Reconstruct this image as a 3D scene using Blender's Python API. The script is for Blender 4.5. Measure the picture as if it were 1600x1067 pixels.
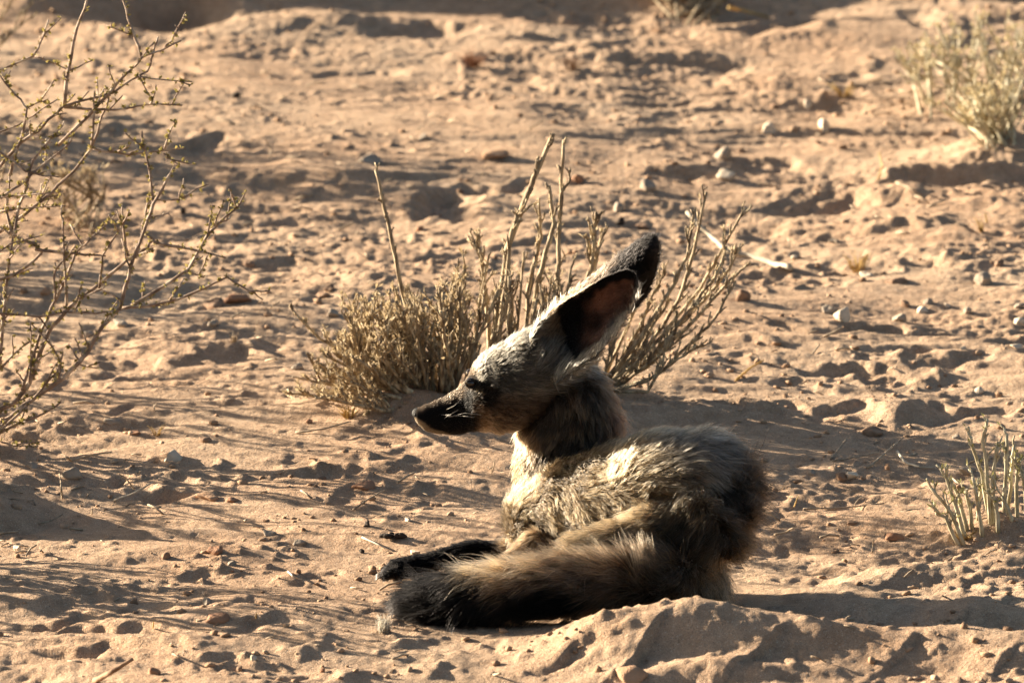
import bpy, math, random
import numpy as np
from mathutils import Vector, Matrix
from mathutils.bvhtree import BVHTree
from mathutils.kdtree import KDTree

for o in list(bpy.data.objects):
    bpy.data.objects.remove(o, do_unlink=True)
scene = bpy.context.scene
col = scene.collection
rnd = random.Random(7)
nr = np.random.default_rng(11)

# ------------------------------------------------------------------ camera
PITCH = math.radians(12.0)
DIST = 10.0
LENS, SENSOR = 346.0, 36.0
cam_d = bpy.data.cameras.new("camera")
cam = bpy.data.objects.new("camera", cam_d)
col.objects.link(cam)
CAM = Vector((0, -DIST * math.cos(PITCH), DIST * math.sin(PITCH)))
cam.location = CAM
cam.rotation_euler = (math.pi / 2 - PITCH, 0, 0)
cam_d.lens, cam_d.sensor_width = LENS, SENSOR
cam_d.clip_start, cam_d.clip_end = 0.1, 9000
cam_d.dof.use_dof = True
cam_d.dof.focus_distance = 9.12
cam_d.dof.aperture_fstop = 16.0
scene.camera = cam

# ------------------------------------------------------------------ light
SUN_EL, SUN_AZ = math.radians(13.5), math.radians(-61.0)   # azimuth from +Y (away) towards +X
TO_SUN = Vector((math.sin(SUN_AZ) * math.cos(SUN_EL), math.cos(SUN_AZ) * math.cos(SUN_EL), math.sin(SUN_EL)))
world = bpy.data.worlds.new("World")
scene.world = world
world.use_nodes = True
wn = world.node_tree.nodes
wn.clear()
sky = wn.new("ShaderNodeTexSky")
sky.sky_type = 'NISHITA'
sky.sun_disc = False
sky.sun_elevation = SUN_EL
sky.sun_rotation = SUN_AZ
sky.dust_density = 2.5
bg = wn.new("ShaderNodeBackground")
bg.inputs[1].default_value = 0.038
wo = wn.new("ShaderNodeOutputWorld")
world.node_tree.links.new(sky.outputs[0], bg.inputs[0])
world.node_tree.links.new(bg.outputs[0], wo.inputs[0])
sun_d = bpy.data.lights.new("sun", 'SUN')
sun = bpy.data.objects.new("sun", sun_d)
col.objects.link(sun)
sun.location = TO_SUN * 30
sun.rotation_euler = TO_SUN.to_track_quat('Z', 'Y').to_euler()
sun_d.energy = 5.0
sun_d.angle = math.radians(0.5)
sun_d.color = (1.0, 0.86, 0.66)
scene.view_settings.view_transform = 'Standard'
scene.view_settings.look = 'None'
scene.view_settings.gamma = 1
scene.view_settings.use_curve_mapping = False
scene.view_settings.exposure = 2.28

# ------------------------------------------------------------------ helpers
FX = SENSOR / LENS / 1600.0
cR = cam.rotation_euler.to_matrix()
cRn = np.array(cR)
CAMn = np.array(CAM)

def ray(px, py):
    """direction of a sight line, photograph pixels (1600 x 1067)"""
    return cR @ Vector(((px - 800) * FX, -(py - 533.5) * FX, -1.0))

def at_y(px, py, y):
    d = ray(px, py)
    t = (y - CAM.y) / d.y
    return CAM + d * t

def at_z(px, py, z=0.0):
    d = ray(px, py)
    t = (z - CAM.z) / d.z
    return CAM + d * t

def project(P):
    """(N,3) world -> (N,2) photograph pixels"""
    q = (P - CAMn) @ cRn
    return np.stack([q[:, 0] / -q[:, 2] / FX + 800, 533.5 - q[:, 1] / -q[:, 2] / FX], 1)

def sstep(a, b, x):
    t = np.clip((x - a) / (b - a), 0, 1)
    return t * t * (3 - 2 * t)

_perm = np.random.default_rng(5).permutation(512)
_perm = np.concatenate([_perm, _perm, _perm])
_ga = np.random.default_rng(6).uniform(0, 2 * math.pi, 512)

def perlin(x, y):
    xi = np.floor(x).astype(np.int64); yi = np.floor(y).astype(np.int64)
    xf = x - xi; yf = y - yi
    u = xf * xf * xf * (xf * (xf * 6 - 15) + 10); v = yf * yf * yf * (yf * (yf * 6 - 15) + 10)
    def g(ix, iy, dx, dy):
        a = _ga[_perm[(_perm[ix & 511] + iy) & 511]]
        return np.cos(a) * dx + np.sin(a) * dy
    a = g(xi, yi, xf, yf); b = g(xi + 1, yi, xf - 1, yf)
    c = g(xi, yi + 1, xf, yf - 1); d = g(xi + 1, yi + 1, xf - 1, yf - 1)
    return ((a + (b - a) * u) + ((c + (d - c) * u) - (a + (b - a) * u)) * v) * 1.4

def tag(o, label=None, cat=None, group=None, kind=None):
    if label: o['label'] = label
    if cat: o['category'] = cat
    if group: o['group'] = group
    if kind: o['kind'] = kind
    return o

def empty(name, loc):
    o = bpy.data.objects.new(name, None)
    o.empty_display_size = 0.05
    o.location = loc
    col.objects.link(o)
    return o

class MB:
    """collects tubes, blades and lumps and links them as ONE mesh object"""
    def __init__(self):
        self.v, self.f, self.n = [], [], 0
    def add(self, v, f):
        self.v.append(np.asarray(v, float)); n = self.n
        self.f.extend([tuple(i + n for i in q) for q in f]); self.n += len(v)
    def tube(self, pts, rad, seg=6):
        pts = [Vector(p) for p in pts]
        k = len(pts)
        V, F = [], []
        ref = Vector((0.31, -0.9, 0.2))
        for i, p in enumerate(pts):
            t = (pts[min(i + 1, k - 1)] - pts[max(i - 1, 0)])
            if t.length < 1e-9: t = Vector((0, 0, 1))
            t.normalize()
            a = ref - t * ref.dot(t)
            if a.length < 1e-3: a = Vector((1, 0, 0)) - t * t.x
            a.normalize(); b = t.cross(a)
            r = rad[i] if hasattr(rad, '__len__') else rad
            for s in range(seg):
                w = 2 * math.pi * s / seg
                V.append(p + a * (r * math.cos(w)) + b * (r * math.sin(w)))
        for i in range(k - 1):
            for s in range(seg):
                s2 = (s + 1) % seg
                F.append((i * seg + s, i * seg + s2, (i + 1) * seg + s2, (i + 1) * seg + s))
        F.append(tuple(range(seg))[::-1]); F.append(tuple((k - 1) * seg + s for s in range(seg)))
        self.add([tuple(q) for q in V], F)
    def leaf(self, p, d, n, L, W):
        """folded blade: 4 triangles"""
        d = d.normalized(); s = d.cross(n)
        if s.length < 1e-4: s = d.cross(Vector((1, 0, .3)))
        s.normalize(); n = s.cross(d)
        m = p + d * (L * .5) + n * (L * .08)
        V = [p, m + s * W * .5, p + d * L, m - s * W * .5, m - n * W * .25]
        self.add([tuple(q) for q in V], [(0, 1, 4), (1, 2, 4), (2, 3, 4), (3, 0, 4)])
    def build(self, name, mat, parent=None, smooth=True, inv=None):
        me = bpy.data.meshes.new(name)
        V = np.concatenate(self.v) if self.v else np.zeros((0, 3))
        if inv is not None: V = V - np.array(inv)
        me.from_pydata(V.tolist(), [], self.f)
        me.update()
        if smooth: me.polygons.foreach_set('use_smooth', [True] * len(me.polygons))
        me.materials.append(mat)
        o = bpy.data.objects.new(name, me)
        col.objects.link(o)
        if parent: o.parent = parent
        return o

# ------------------------------------------------------------------ materials
def mat_base(name):
    m = bpy.data.materials.new(name); m.use_nodes = True
    nt = m.node_tree
    b = nt.nodes["Principled BSDF"]
    return m, nt, b

def noise_mat(name, c1, c2, scale, rough=0.85, bump=0.3, bscale=None, bdist=0.001, c3=None, spec=0.25, stretch=None, detail=6):
    m, nt, b = mat_base(name)
    N = nt.nodes.new; L = nt.links.new
    tc = N("ShaderNodeTexCoord")
    src = tc.outputs['Object']
    if stretch:
        mp = N("ShaderNodeMapping"); mp.inputs['Scale'].default_value = stretch
        L(src, mp.inputs[0]); src = mp.outputs[0]
    n1 = N("ShaderNodeTexNoise"); n1.inputs['Scale'].default_value = scale; n1.inputs['Detail'].default_value = detail
    L(src, n1.inputs['Vector'])
    r = N("ShaderNodeValToRGB")
    r.color_ramp.elements[0].position = .32; r.color_ramp.elements[0].color = (*c1, 1)
    r.color_ramp.elements[1].position = .68; r.color_ramp.elements[1].color = (*c2, 1)
    if c3:
        e = r.color_ramp.elements.new(.5); e.color = (*c3, 1)
    L(n1.outputs[0], r.inputs[0]); L(r.outputs[0], b.inputs['Base Color'])
    n2 = N("ShaderNodeTexNoise"); n2.inputs['Scale'].default_value = bscale or scale * 4; n2.inputs['Detail'].default_value = 5
    L(src, n2.inputs['Vector'])
    bp = N("ShaderNodeBump"); bp.inputs['Strength'].default_value = bump; bp.inputs['Distance'].default_value = bdist
    L(n2.outputs[0], bp.inputs['Height']); L(bp.outputs[0], b.inputs['Normal'])
    b.inputs['Roughness'].default_value = rough
    b.inputs['Specular IOR Level'].default_value = spec
    return m

def sand_material():
    m, nt, b = mat_base("sand")
    N = nt.nodes.new; L = nt.links.new
    tc = N("ShaderNodeTexCoord")
    big = N("ShaderNodeTexNoise"); big.inputs['Scale'].default_value = 2.2; big.inputs['Detail'].default_value = 7; big.inputs['Roughness'].default_value = .65
    mid = N("ShaderNodeTexNoise"); mid.inputs['Scale'].default_value = 45; mid.inputs['Detail'].default_value = 6; mid.inputs['Roughness'].default_value = .7
    fine = N("ShaderNodeTexNoise"); fine.inputs['Scale'].default_value = 900; fine.inputs['Detail'].default_value = 4
    for n in (big, mid, fine): L(tc.outputs['Object'], n.inputs['Vector'])
    r1 = N("ShaderNodeValToRGB")
    r1.color_ramp.elements[0].position = .35; r1.color_ramp.elements[0].color = (.405, .270, .176, 1)
    r1.color_ramp.elements[1].position = .65; r1.color_ramp.elements[1].color = (.45, .335, .237, 1)
    L(big.outputs[0], r1.inputs[0])
    r2 = N("ShaderNodeValToRGB")
    r2.color_ramp.elements[0].position = .30; r2.color_ramp.elements[0].color = (.72, .68, .64, 1)
    r2.color_ramp.elements[1].position = .60; r2.color_ramp.elements[1].color = (1.08, 1.06, 1.04, 1)
    L(mid.outputs[0], r2.inputs[0])
    r3 = N("ShaderNodeValToRGB")
    r3.color_ramp.elements[0].position = .30; r3.color_ramp.elements[0].color = (.62, .60, .58, 1)
    r3.color_ramp.elements[1].position = .66; r3.color_ramp.elements[1].color = (1.22, 1.2, 1.18, 1)
    L(fine.outputs[0], r3.inputs[0])
    m1 = N("ShaderNodeMix"); m1.data_type = 'RGBA'; m1.blend_type = 'MULTIPLY'; m1.inputs[0].default_value = 1
    L(r1.outputs[0], m1.inputs[6]); L(r2.outputs[0], m1.inputs[7])
    m2 = N("ShaderNodeMix"); m2.data_type = 'RGBA'; m2.blend_type = 'MULTIPLY'; m2.inputs[0].default_value = 1
    L(m1.outputs[2], m2.inputs[6]); L(r3.outputs[0], m2.inputs[7])
    # the odd dark or pale mineral grain
    vo = N("ShaderNodeTexVoronoi"); vo.inputs['Scale'].default_value = 1300
    L(tc.outputs['Object'], vo.inputs['Vector'])
    gt = N("ShaderNodeSeparateColor"); L(vo.outputs['Color'], gt.inputs[0])
    th = N("ShaderNodeMath"); th.operation = 'GREATER_THAN'; th.inputs[1].default_value = .975
    L(gt.outputs[0], th.inputs[0])
    m3 = N("ShaderNodeMix"); m3.data_type = 'RGBA'; L(th.outputs[0], m3.inputs[0])
    L(m2.outputs[2], m3.inputs[6]); m3.inputs[7].default_value = (.55, .46, .36, 1)
    th2 = N("ShaderNodeMath"); th2.operation = 'GREATER_THAN'; th2.inputs[1].default_value = .97
    L(gt.outputs[1], th2.inputs[0])
    m4 = N("ShaderNodeMix"); m4.data_type = 'RGBA'; L(th2.outputs[0], m4.inputs[0])
    L(m3.outputs[2], m4.inputs[6]); m4.inputs[7].default_value = (.17, .12, .085, 1)
    L(m4.outputs[2], b.inputs['Base Color'])
    b.inputs['Roughness'].default_value = .95
    b.inputs['Specular IOR Level'].default_value = .15
    b1 = N("ShaderNodeBump"); b1.inputs['Strength'].default_value = .75; b1.inputs['Distance'].default_value = .0016
    L(fine.outputs[0], b1.inputs['Height'])
    mid2 = N("ShaderNodeTexNoise"); mid2.inputs['Scale'].default_value = 190; mid2.inputs['Detail'].default_value = 5; mid2.inputs['Roughness'].default_value = .65
    L(tc.outputs['Object'], mid2.inputs['Vector'])
    b2 = N("ShaderNodeBump"); b2.inputs['Strength'].default_value = .7; b2.inputs['Distance'].default_value = .004
    L(mid2.outputs[0], b2.inputs['Height']); L(b1.outputs[0], b2.inputs['Normal'])
    L(b2.outputs[0], b.inputs['Normal'])
    return m

M = {}
M['sand'] = sand_material()
M['clod'] = noise_mat('sand_clod', (.30, .17, .095), (.42, .26, .16), 60, .95, .8, 500, .002)
M['red'] = noise_mat('red_stone', (.23, .115, .065), (.33, .18, .105), 80, .9, .7, 400, .002)
M['pale'] = noise_mat('pale_stone', (.47, .375, .27), (.60, .49, .365), 70, .8, .6, 300, .002, spec=.35)
M['grey'] = noise_mat('grey_stone', (.22, .175, .13), (.36, .29, .22), 60, .85, .7, 300, .002)
M['brown'] = noise_mat('brown_stone', (.15, .09, .055), (.30, .19, .12), 70, .9, .7, 300, .002)
M['dark'] = noise_mat('dark_dung', (.018, .013, .010), (.06, .042, .03), 120, .9, .8, 600, .002)
M['gravel'] = noise_mat('gravel', (.19, .115, .07), (.43, .30, .2), 7, .95, .6, 300, .002, c3=(.32, .2, .12), detail=10)
M['twig'] = noise_mat('dry_twig', (.20, .14, .09), (.46, .36, .25), 130, .8, .5, 400, .001, stretch=(1, 1, .4))
M['bleached'] = noise_mat('bleached_twig', (.34, .28, .20), (.52, .45, .35), 90, .75, .4, 300, .001)
M['stem'] = noise_mat('shrub_stem', (.12, .08, .05), (.56, .45, .29), 170, .8, 1.0, 420, .002, c3=(.33, .25, .155), stretch=(1, 1, .3))
M['shrub_leaf'] = noise_mat('shrub_leaf', (.37, .275, .155), (.54, .44, .29), 40, .7, .2)
M['thorn'] = noise_mat('thorn_bark', (.13, .09, .065), (.52, .42, .32), 90, .75, .5, 400, .001, c3=(.26, .18, .13))  # wide tone range stands in for lit and shaded twig sides
M['thorn_leaf'] = noise_mat('thorn_leaf', (.20, .165, .05), (.38, .31, .11), 50, .65, .2)
M['succ'] = noise_mat('pale_stem', (.30, .25, .15), (.55, .50, .36), 80, .75, .4, 300, .001)
M['succ_leaf'] = noise_mat('green_leaf', (.26, .24, .09), (.44, .40, .2), 50, .65, .2)
M['dry_leaf'] = noise_mat('dry_leaf', (.32, .25, .135), (.52, .43, .26), 50, .7, .2)
M['straw'] = noise_mat('straw', (.40, .27, .10), (.62, .45, .2), 60, .75, .2)
M['fluff'] = noise_mat('white_fluff', (.55, .5, .42), (.75, .7, .6), 60, .9, .2)

def translucent(mat, amt=.35):
    nt = mat.node_tree; b = nt.nodes["Principled BSDF"]; out = nt.nodes["Material Output"]
    t = nt.nodes.new("ShaderNodeBsdfTranslucent"); mx = nt.nodes.new("ShaderNodeMixShader"); mx.inputs[0].default_value = amt
    src = b.inputs['Base Color'].links[0].from_socket
    nt.links.new(src, t.inputs[0]); nt.links.new(b.outputs[0], mx.inputs[1]); nt.links.new(t.outputs[0], mx.inputs[2])
    nt.links.new(mx.outputs[0], out.inputs[0])
for k in ('dry_leaf', 'shrub_leaf', 'thorn_leaf', 'succ_leaf', 'straw', 'fluff'): translucent(M[k])

# ------------------------------------------------------------------ ground
# each relief feature: photograph position, half sizes in photo pixels (a ground patch seen at a slant), height in mm
FEAT = [
 # (px, py, half_w, half_h, mm)   holes and prints are negative, heaps positive
 (700,318,95,22,-34),(780,300,75,13,-26),(640,300,60,16,22),(860,285,60,8,-14),
 (540,108,60,12,-18),(470,105,40,10,10),(90,85,60,14,-18),(275,115,32,9,-13),(215,122,26,7,-9),
 (300,225,120,10,-12),(330,275,110,14,-16),(460,262,60,18,18),(470,282,60,12,-14),(250,255,70,10,-10),
 (610,110,45,10,-13),(720,90,30,12,12),(760,150,50,9,-10),(705,155,35,7,-8),(900,75,50,12,10),(850,120,50,10,-10),
 (985,85,35,10,-11),(900,25,140,14,-20),(640,45,130,20,-18),(830,55,70,9,14),
 (1125,95,50,14,-16),(1085,75,40,12,14),(1200,40,90,16,-18),(1285,45,40,12,10),(1415,32,60,12,-16),(1480,40,30,10,10),
 (1345,110,60,13,-18),(1320,140,60,16,-20),(1390,90,60,12,12),(1180,115,50,10,-10),(1230,160,60,9,-10),
 (1180,248,110,11,-20),(1040,262,70,9,-14),(1330,280,120,16,-22),(1480,270,110,20,-24),(1290,310,100,12,-16),(1400,340,110,13,12),
 (1500,300,90,12,-18),(1560,315,60,14,14),(1200,345,60,14,-14),(1310,350,60,14,14),(1180,375,50,16,-18),(1260,330,50,14,14),
 (1360,385,50,10,-14),(1430,380,60,14,-22),(1390,402,60,12,14),(1300,410,50,10,-12),(1530,352,50,9,-13),(1500,395,70,12,12),
 (1250,430,70,12,-14),(1210,418,50,9,-12),(1300,400,30,8,-8),
 (1350,512,70,13,-26),(1290,520,60,9,-10),(1420,505,40,10,10),(1250,525,70,9,-10),(1420,560,110,12,-18),(1500,572,80,10,-16),
 (1330,580,120,12,-14),(1450,590,60,9,8),(1580,560,60,14,14),(1180,545,60,10,10),(1150,570,50,9,-10),(1250,600,60,9,-9),
 (1300,640,130,12,-12),(1500,640,130,14,-16),(1150,650,110,8,-9),(1560,690,40,14,-15),(1460,700,60,12,-16),(1420,725,50,12,10),
 (1330,700,50,10,-10),(1240,738,45,11,-15),(1205,775,50,14,-18),(1190,812,45,12,-14),(1275,785,28,10,-14),(1310,792,24,8,9),
 (1345,790,45,9,-12),(1370,780,30,8,-9),(1290,820,40,8,-10),(1440,762,50,12,-14),(1480,740,50,10,-12),(1190,855,50,9,-12),
 (1290,870,45,14,-20),(1335,880,40,10,12),(1345,872,25,10,-13),(1410,868,40,11,-15),(1440,880,30,9,10),(1250,840,40,9,-9),
 (1260,895,90,12,-14),(1540,868,50,9,-12),(1480,850,50,9,10),(1300,838,30,7,-8),
 (960,440,30,10,-10),(420,345,70,14,-14),(390,380,80,12,-12),(470,370,40,14,14),(310,345,60,10,8),
 (230,470,90,14,-16),(290,480,70,12,-14),(420,462,80,14,-14),(380,450,50,10,10),(520,470,60,12,-12),(560,450,50,12,9),
 (130,520,80,14,-14),(60,480,60,14,-12),(180,540,60,14,-14),(240,565,60,14,-18),(170,560,40,12,12),(210,580,60,12,-15),
 (320,535,80,10,-12),(370,560,80,12,-12),(300,560,50,10,10),(440,545,60,12,-12),(260,600,90,8,-9),(100,600,110,12,-14),(150,645,80,8,-12),
 (50,715,40,9,-14),(260,765,70,16,-30),(160,745,140,14,-18),(60,745,90,14,-14),(230,738,40,12,14),(330,772,40,10,10),
 (310,745,60,10,-9),(90,805,90,14,-12),(20,800,50,20,12),(150,800,40,14,12),
 (510,745,60,13,-26),(470,722,50,10,-10),(590,690,70,16,-12),(620,712,30,9,-12),(620,732,16,6,-9),(590,742,18,6,-8),(560,725,60,14,10),
 (680,718,14,5,-7),(667,713,14,5,-6),(660,690,40,12,12),(740,702,40,9,-11),(760,712,30,9,8),
 (570,760,34,9,18),(540,780,50,9,-9),(640,770,26,9,16),(680,775,45,9,-11),(590,790,40,7,7),(605,812,42,10,-14),(660,812,30,9,-10),
 (700,795,40,8,-10),(775,793,34,11,-20),(735,790,30,9,9),(690,810,30,8,7),(480,850,34,7,-8),(430,842,30,9,-8),
 (520,900,70,10,-16),(440,900,60,8,8),(300,905,120,8,8),(340,950,60,12,-15),(230,950,70,14,-16),(440,950,90,14,-18),(330,965,40,9,16),
 (120,930,110,9,8),(80,965,110,12,-14),(180,985,110,10,-12),(400,990,90,11,-14),(250,1010,90,10,12),(120,1020,110,11,-12),
 (340,1030,60,10,-12),(270,1045,50,9,12),(560,960,50,9,-10),(590,940,50,9,-8),(480,1010,80,9,8),(650,1000,70,8,8),
 (790,1003,30,8,-9),(765,1018,25,7,-7),(700,1035,90,9,9),(880,1010,50,8,8),(930,1042,80,8,9),(880,1058,90,8,-7),
 (560,1050,90,10,9),(450,1055,70,10,-9),
]
HEAPS = [  # larger asymmetric heaps: px, py, half_w, half_h, mm, lee factor
 (1060,1030,260,44,36,.74),(1240,1036,270,42,25,.74),(930,1030,110,30,9,1.),(1030,1000,60,20,8,1.),
 (1340,975,120,24,17,.85),(1525,985,120,24,21,.85),(1450,1036,230,36,19,.8),(1610,1050,190,32,18,.8),
 (1560,905,190,26,15,.9),(1420,905,120,20,9,.9),
 (540,280,170,30,20,1.),(1060,258,150,18,11,1.),(1250,290,150,20,13,.9),(1430,300,120,18,11,.9),(60,560,120,24,12,1.),(500,40,220,24,20,1.),(1400,560,120,14,9,1.),(1440,640,130,16,9,.9),(1150,640,120,14,8,.9),  # broad low rises added to throw shade bands over the sand
 (-60,800,120,34,58,.8),(640,655,150,22,18,.9),(880,630,190,24,20,1.0),  # the first is an unseen rise, added to shade the left hollow
 (1100,1075,220,12,14,1.0),
 (1570,235,140,40,30,1),(1560,835,80,14,14,1.),
]

SUNH = np.array([-TO_SUN.x, -TO_SUN.y]); SUNH /= np.linalg.norm(SUNH)   # the way shadows run
_feat = []
for (px, py, hw, hh, mm) in FEAT:
    p = at_z(px, py); s = (p - CAM).length * FX
    _feat.append((p.x, p.y, hw * s * .62, min(hh * s / .215 * .62, .30), math.copysign(min(abs(mm) * .001, (.55 if mm < -23 else .23) * hw * s * .62), mm), 1.0))
_heap = []
for (px, py, hw, hh, mm, lee) in HEAPS:
    p = at_z(px, py); s = (p - CAM).length * FX
    _heap.append((p.x, p.y, hw * s * .62, hh * s / .215 * .62, mm * .001, lee))
SMOOTH = [(1180,1010,420,70,.92),(90,860,140,50,.7),(330,590,260,50,.55),(640,690,130,40,.6),(760,1030,260,40,.6),(400,170,300,70,.4),(1250,230,250,30,.3),(400,690,200,28,.5),(620,50,300,35,.5)]
_smooth = []
for (px, py, hw, hh, k) in SMOOTH:
    p = at_z(px, py); s = (p - CAM).length * FX
    _smooth.append((p.x, p.y, hw * s, hh * s / .215, k))
FOXC = at_z(900, 930)

def height(x, y):
    x = np.asarray(x, float); y = np.asarray(y, float)
    r = np.hypot(x / 1.2, (y - .2) / 2.6)
    near = 1 - sstep(1.0, 4.0, r)
    z = np.zeros_like(x)
    # broad swells, further out real dunes
    z += .018 * perlin(x * 1.3 + 3.1, y * .9 + 7.7) + .013 * perlin(x * 2.3 + 13.1, y * 2.6 + 37.7)
    z += (1 - near) * (.35 * perlin(x * .11 + 9, y * .11 + 2) + 2.0 * perlin(x * .012 + 4, y * .012 + 1) * sstep(40, 300, np.hypot(x, y)))
    wx = x + .03 * perlin(x * 5 + 1, y * 5); wy = y + .05 * perlin(x * 5 + 8, y * 4 + 3)
    rough = .42 + .95 * sstep(-.30, .5, perlin(x * 1.9 + 20, y * 1.5 + 5) + .5 * perlin(x * 5 + 20, y * 5 + 5) + .22 * sstep(0, .5, x))
    sm = np.ones_like(x)
    for (cx, cy, sx, sy, k) in _smooth:
        mk = 1 - k * np.exp(-(((x - cx) / sx) ** 2 + ((y - cy) / sy) ** 2) ** 1.5)
        rough = rough * mk; sm = sm * mk
    foxd = np.exp(-(((x - FOXC.x) / .22) ** 2 + ((y - FOXC.y) / .2) ** 2) ** 2)
    fade = (1 - .85 * foxd) * near
    n = .0110 * perlin(wx * 4 + 1.5, wy * 5.2 + 2.5) * (.6 + .4 * rough)
    n += .0062 * perlin(wx * 8.5 + 4.5, wy * 13 + 1.2) * (.45 + .55 * rough)
    st_ = perlin(wx * 7 + 40.5, wy * 27 + 11.2)
    n += .0040 * (st_ - .45 * np.abs(st_)) * (.5 + .5 * rough)
    st_ = perlin(wx * 17 + 60.5, wy * 58 + 21.2)
    n += .0016 * st_ * (.4 + .6 * rough)
    a = perlin(wx * 20 + 14.5, wy * 26 + 3.2)
    n += .0022 * (a - .5 * np.abs(a)) * rough
    b = perlin(wx * 43 + 2.5, wy * 54 + 8.2)
    n += .0013 * (b - .6 * np.abs(b)) * rough * (.5 + rough * .5)
    c = perlin(x * 95 + 2.5, y * 100 + 8.2)
    n += .0015 * (c - .5 * np.abs(c)) * rough
    n += .0006 * perlin(x * 200 + 6.5, y * 120 + 1.2) * (.4 + .6 * rough)
    cr = sstep(.2, .55, perlin(x * 62 + 71, y * 62 + 33)) * sstep(.0, .5, perlin(x * 6 + 17, y * 4.2 + 3))
    n += .0042 * cr * (.7 + .6 * perlin(x * 160, y * 90))
    # wind ripples on the open flat to the left
    rm = np.exp(-(((x + .36) / .26) ** 2 + ((y + .28) / .22) ** 2))
    rp = .5 + .5 * np.sin((wy * 1.0 + .12 * wx + .03 * perlin(x * 6, y * 4)) * 2 * math.pi / .062)
    n += .0036 * rm * (rp ** 1.5)
    z += n * fade * (.15 + .85 * sm)
    z += near * (1 - sm) * (.0010 * perlin(x * 80 + 9, y * 90 + 4) + .0007 * perlin(x * 170 + 2, y * 130 + 8) + .0035 * sstep(.38, .62, perlin(x * 55 + 23, y * 60 + 41)))
    # hand placed prints, scrapes and clods
    zf = np.zeros_like(x)
    sel = near > .3
    xs = wx[sel] + .014 * perlin(x[sel] * 24 + 5, y[sel] * 15) + .006 * perlin(x[sel] * 60 + 5, y[sel] * 40)
    ys = wy[sel] + .035 * perlin(x[sel] * 22 + 45, y[sel] * 13 + 8) + .012 * perlin(x[sel] * 60 + 35, y[sel] * 40)
    acc = np.zeros_like(xs)
    for (cx, cy, sx, sy, am, lee) in _feat:
        m = (np.abs(xs - cx) < 2.6 * sx) & (np.abs(ys - cy) < 2.6 * sy)
        if not m.any(): continue
        q = ((xs[m] - cx) / sx) ** 2 + ((ys[m] - cy) / sy) ** 2
        acc[m] += .85 * am * np.exp(-q ** 1.1)
        if am < 0:
            acc[m] += -am * .18 * np.exp(-((np.sqrt(q) - 1.35) / .35) ** 2)
    for (cx, cy, sx, sy, am, lee) in _heap:
        dx, dy = .75 * x[sel] + .25 * xs - cx, .75 * y[sel] + .25 * ys - cy
        al = dx * SUNH[0] + dy * SUNH[1]
        k = np.where(al > 0, 1 / lee, 1 / 1.15)
        q = ((dx / sx) ** 2 + (dy / sy) ** 2) * k * k
        acc += am * np.exp(-q)
    zf[sel] = acc
    z += zf * (1 - .75 * foxd * (zf < 0))
    # the bank closing the view at the top
    e = y - (1.86 + .08 * perlin(x * 1.6 + 3, y * .0 + 1) + .05 * perlin(x * 6 + 3, 2.0 + 0 * x) + .12 * sstep(-.05, .4, x))
    z += ((.085 + .05 * perlin(x * 4 + 3, 0 * x + 6.5)) * sstep(0, .30, e) + .06 * sstep(.3, 3, e)) * (1 - sstep(3, 30, np.abs(x))) * (1 - sstep(4, 40, y))
    z -= .10 * np.exp(-(((x + .41) / .042) ** 2 + ((y - 1.90) / .08) ** 2))
    return z

def axis(lo, hi, step, far):
    a = list(np.arange(lo, hi + step * .5, step))
    s, out = step, []
    p = a[-1]
    while p < far:
        s *= 1.22; p += s; out.append(p)
    s, pre = step, []
    p = a[0]
    while p > -far:
        s *= 1.22; p -= s; pre.append(p)
    return np.array(pre[::-1] + a + out)

gx = axis(-.78, .78, .0026, 4000.); gy = axis(-1.62, 2.25, .0044, 4000.)
XX, YY = np.meshgrid(gx, gy)
ZZ = height(XX.ravel(), YY.ravel())
nx, ny = len(gx), len(gy)
me = bpy.data.meshes.new("ground")
me.vertices.add(nx * ny)
me.vertices.foreach_set('co', np.stack([XX.ravel(), YY.ravel(), ZZ], 1).ravel().astype(np.float32))
ii = (np.arange(ny - 1)[:, None] * nx + np.arange(nx - 1)[None, :]).ravel()
quads = np.stack([ii, ii + 1, ii + nx + 1, ii + nx], 1).astype(np.int32)
me.loops.add(quads.size); me.polygons.add(len(quads))
me.loops.foreach_set('vertex_index', quads.ravel())
me.polygons.foreach_set('loop_start', np.arange(0, quads.size, 4, dtype=np.int32))
me.polygons.foreach_set('use_smooth', np.ones(len(quads), dtype=bool))
me.update(calc_edges=True)
me.materials.append(M['sand'])
ground = bpy.data.objects.new("ground", me); col.objects.link(ground)
tag(ground, "pale orange sand with prints, ripples and low sunlit heaps", kind='structure')

def hz(x, y): return float(height(np.array([x]), np.array([y]))[0])
def on_ground(px, py):
    """where the sight line of a photograph pixel meets the sand"""
    d = ray(px, py)
    t = (np.arange(0, 1, .0008)) * 4.6 + 7.8
    P = np.array([CAM + d * 0.0]) + np.outer(t, np.array(d))
    h = height(P[:, 0], P[:, 1])
    k = np.argmax(P[:, 2] < h)
    return Vector((P[k, 0], P[k, 1], h[k]))

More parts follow.
